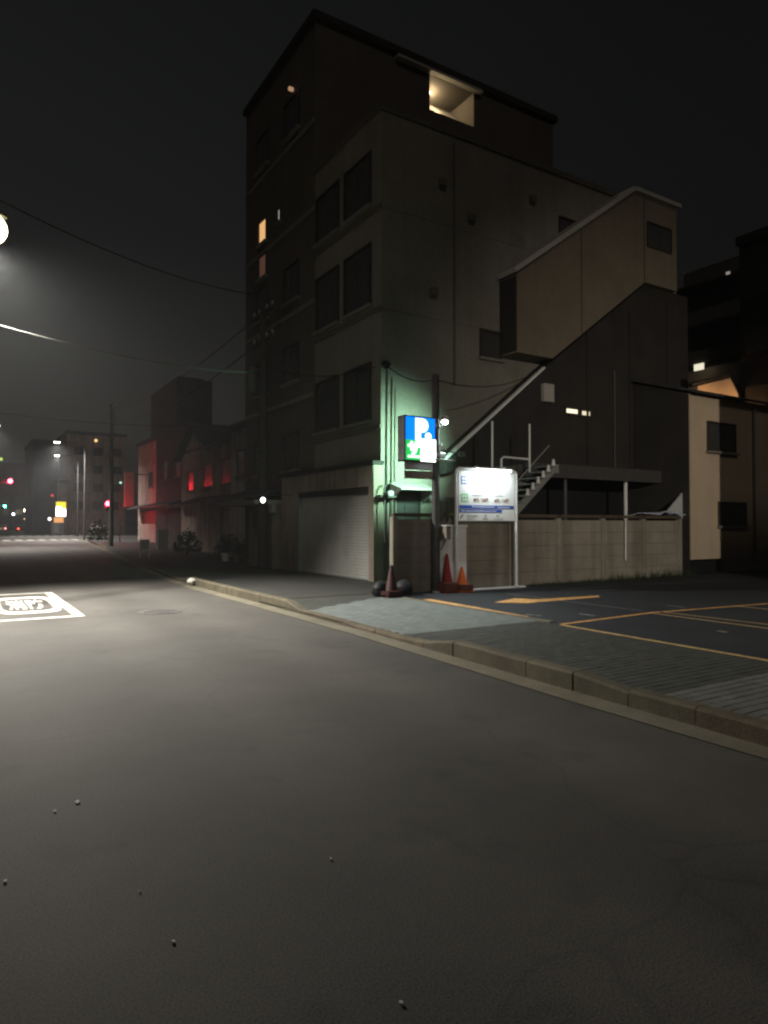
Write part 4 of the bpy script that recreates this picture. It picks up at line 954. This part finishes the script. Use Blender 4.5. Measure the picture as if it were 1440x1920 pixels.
MB().tube([(lg.x-3.2, lg.y+.2, 0), (lg.x-3.2, lg.y+.2, lg.z), (lg.x-.6, lg.y+.1, lg.z)], .06, 8).build('post', M['steel'], t, True)
def car(px, py, dep, m, label, lamp, lc):
    p = atd(px, py, dep); t = thing('car', label, 'car', (p.x, p.y, 0), 'cars down the street'); x, y = p.x, p.y
    pr = [(0,.35),(0,.85),(.5,.95),(1.0,1.42),(2.6,1.45),(3.4,.95),(4.2,.85),(4.25,.35)]
    MB().prism([(x-.85, y+a, z) for a, z in pr], (1.7,0,0)).build('body', m, t)
    MB().prism([(x-.72, y+.49, 1.0), (x+.72, y+.49, 1.0), (x+.62, y+.93, 1.37), (x-.62, y+.93, 1.37)], (0,-.03,.02)).build('rear_window', M['glass'], t)
    for a in (.8, 3.4):
        for s_ in (-1, 1): MB().disc((x+s_*.7, y+a, .31), .31, (s_,0,0), .2, 14).build('wheel', M['cable'], t)
    for s_ in (-1, 1): MB().bbox(x+s_*.62-.14, x+s_*.62+.14, y-.03, y+.02, .62, .8, .01).build('lamp', emit('car_lamp', lc, lamp), t)
car(41, 990, 140, M['dark'], 'dark car with red tail lights down the street', 9, (1,.08,.04))
car(4, 990, 150, M['grey'], 'grey car with pink tail lights at the left edge down the street', 7, (1,.25,.2))

# ------------------------------------------------------------------ bushes, planters, small sign, stone, litter
def bush(px, py, r, h, label, n=260, Y=None):
    p = atz(px, py, SWZ); t = thing('bush', label, 'bush', p); random.seed(int(px)); lf = MB()
    for i in range(n):
        a, b = random.uniform(0, 6.28), math.acos(random.uniform(-.2, 1)); rr = random.uniform(.55, 1.08)
        c = Vector((p.x+r*rr*math.sin(b)*math.cos(a), p.y+r*rr*math.sin(b)*math.sin(a), p.z+.25+h*.8*max(.0, rr*math.cos(b))))
        u = Vector((random.gauss(0,1), random.gauss(0,1), random.gauss(0,1))).normalized()*r*.17; v = u.orthogonal()*.6
        lf.add([c-u, c+v, c+u, c-v], [(0,1,2,3)])
    lf.build('foliage', M['leaf'], t)
    st_ = MB()
    for k in range(4):
        a = k*1.57; st_.tube([(p.x, p.y, p.z), (p.x+r*.2*math.cos(a), p.y+r*.2*math.sin(a), p.z+h*.4), (p.x+r*.5*math.cos(a), p.y+r*.5*math.sin(a), p.z+h*.75)], .02, 5, .008)
    st_.build('stem', M['bark'], t)
bush(185, 1016, .85, 1.9, 'dark round bush at the corner below the red crossing signal')
bush(428, 1048, .55, 1.0, 'low dark bush in front of the brown house')
bush(352, 1042, .6, 1.2, 'dark shrub near the white doorway panel')
for i, (px, py) in enumerate(((423,1052), (444,1053), (460,1052))):
    p = atz(px, py, SWZ); t = thing('planter', ('leftmost', 'middle', 'rightmost')[i]+' of three small pale planters before the grey house', 'planter', p)
    MB().lathe(p, [(.13,0),(.18,.28),(.19,.28),(.19,.31),(.16,.31),(.15,.25)], 12).build('pot', M['soil'] if i else M['white'], t, True)
    lf = MB(); random.seed(px)
    for k in range(60):
        c = p+Vector((random.gauss(0,.12), random.gauss(0,.12), .33+abs(random.gauss(.15,.16)))); u = Vector((random.gauss(0,1), random.gauss(0,1), random.gauss(0,1))).normalized()*.08; v = u.orthogonal()*.5
        lf.add([c-u, c+v, c+u, c-v], [(0,1,2,3)])
    lf.build('leaves', M['leaf'], t)
p = atz(306,1030,SWZ); t = tag(MB().bbox(p.x-.3, p.x+.3, p.y, p.y+.08, SWZ, SWZ+1.15, .02).build('door_board', M['balc']), 'pale upright board leaning by the dark house doorway', 'board')
p = atz(271,1046,SWZ); t = thing('standing_sign', 'small white framed standing sign on the sidewalk before the old houses', 'sign', p)
for s_ in (-1, 1): box(p.x+s_*.19-.02, p.x+s_*.19+.02, p.y-.02, p.y+.02, SWZ, .84).build('leg', M['white'], t)
box(p.x-.17, p.x+.17, p.y-.018, p.y+.018, .80, .84).build('bar', M['white'], t); box(p.x-.17, p.x+.17, p.y-.018, p.y+.018, .36, .40).build('bar', M['white'], t)
box(p.x-.168, p.x+.168, p.y-.01, p.y+.01, .402, .798).build('panel', M['balc'], t)
p = atz(360,1091,.10); r_ = MB().lathe((p.x, p.y, .06), [(.06,0),(.10,.03),(.105,.07),(.075,.11),(.03,.13)], 9)
for k, v in enumerate(r_.v): r_.v[k] = (v[0]+.03*math.sin(13*v[1]), v[1]+.03*math.sin(17*v[0]+8*v[2]), v[2])
tag(r_.build('kerb_reflector', M['scrap'], None, True), 'pale rounded lump on the far end of the raised kerb', 'stone')
lit = (((145,1506), .022, 'largest of the pale scraps on the dark near road, toward the left'), ((103,1523), .012, 'small pale scrap just below left of the largest scrap'),
       ((620,1613), .010, 'pale scrap alone in the middle of the near road'), ((10,1655), .013, 'pale scrap at the left edge of the near road'),
       ((262,1674), .008, 'faint pale scrap between left edge and centre of the near road'), ((325,1768), .011, 'pale scrap low on the near road left of centre'),
       ((752,1884), .009, 'pale scrap nearest the bottom edge of the picture'))
for i, ((px, py), r, lab) in enumerate(lit):
    p = atz(px, py); random.seed(i+40); r *= .7
    pts = [(p.x+r*random.uniform(.6,1.2)*math.cos(a), p.y+r*1.4*random.uniform(.6,1.2)*math.sin(a), .003+random.uniform(0,.004)) for a in [k*6.283/7 for k in range(7)]]
    m_ = MB().prism(pts, (0,0,.004)); tag(m_.build('litter_scrap', M['scrap']), lab, 'litter', 'scraps on the road')

# ------------------------------------------------------------------ haze
hz = MB().box(-320, 350, -140, 440, -1.0, 34.0)
hm = bpy.data.materials.new('night_haze'); hm.use_nodes = True; nt = hm.node_tree
for n in list(nt.nodes):
    if n.type != 'OUTPUT_MATERIAL': nt.nodes.remove(n)
pv = nt.nodes.new('ShaderNodeVolumePrincipled'); pv.inputs['Color'].default_value = (.86,.9,.95,1); pv.inputs['Density'].default_value = .0007; pv.inputs['Anisotropy'].default_value = .35
nt.links.new(pv.outputs[0], nt.nodes['Material Output'].inputs['Volume'])
ho = hz.build('haze', hm); ho['kind'] = 'stuff'
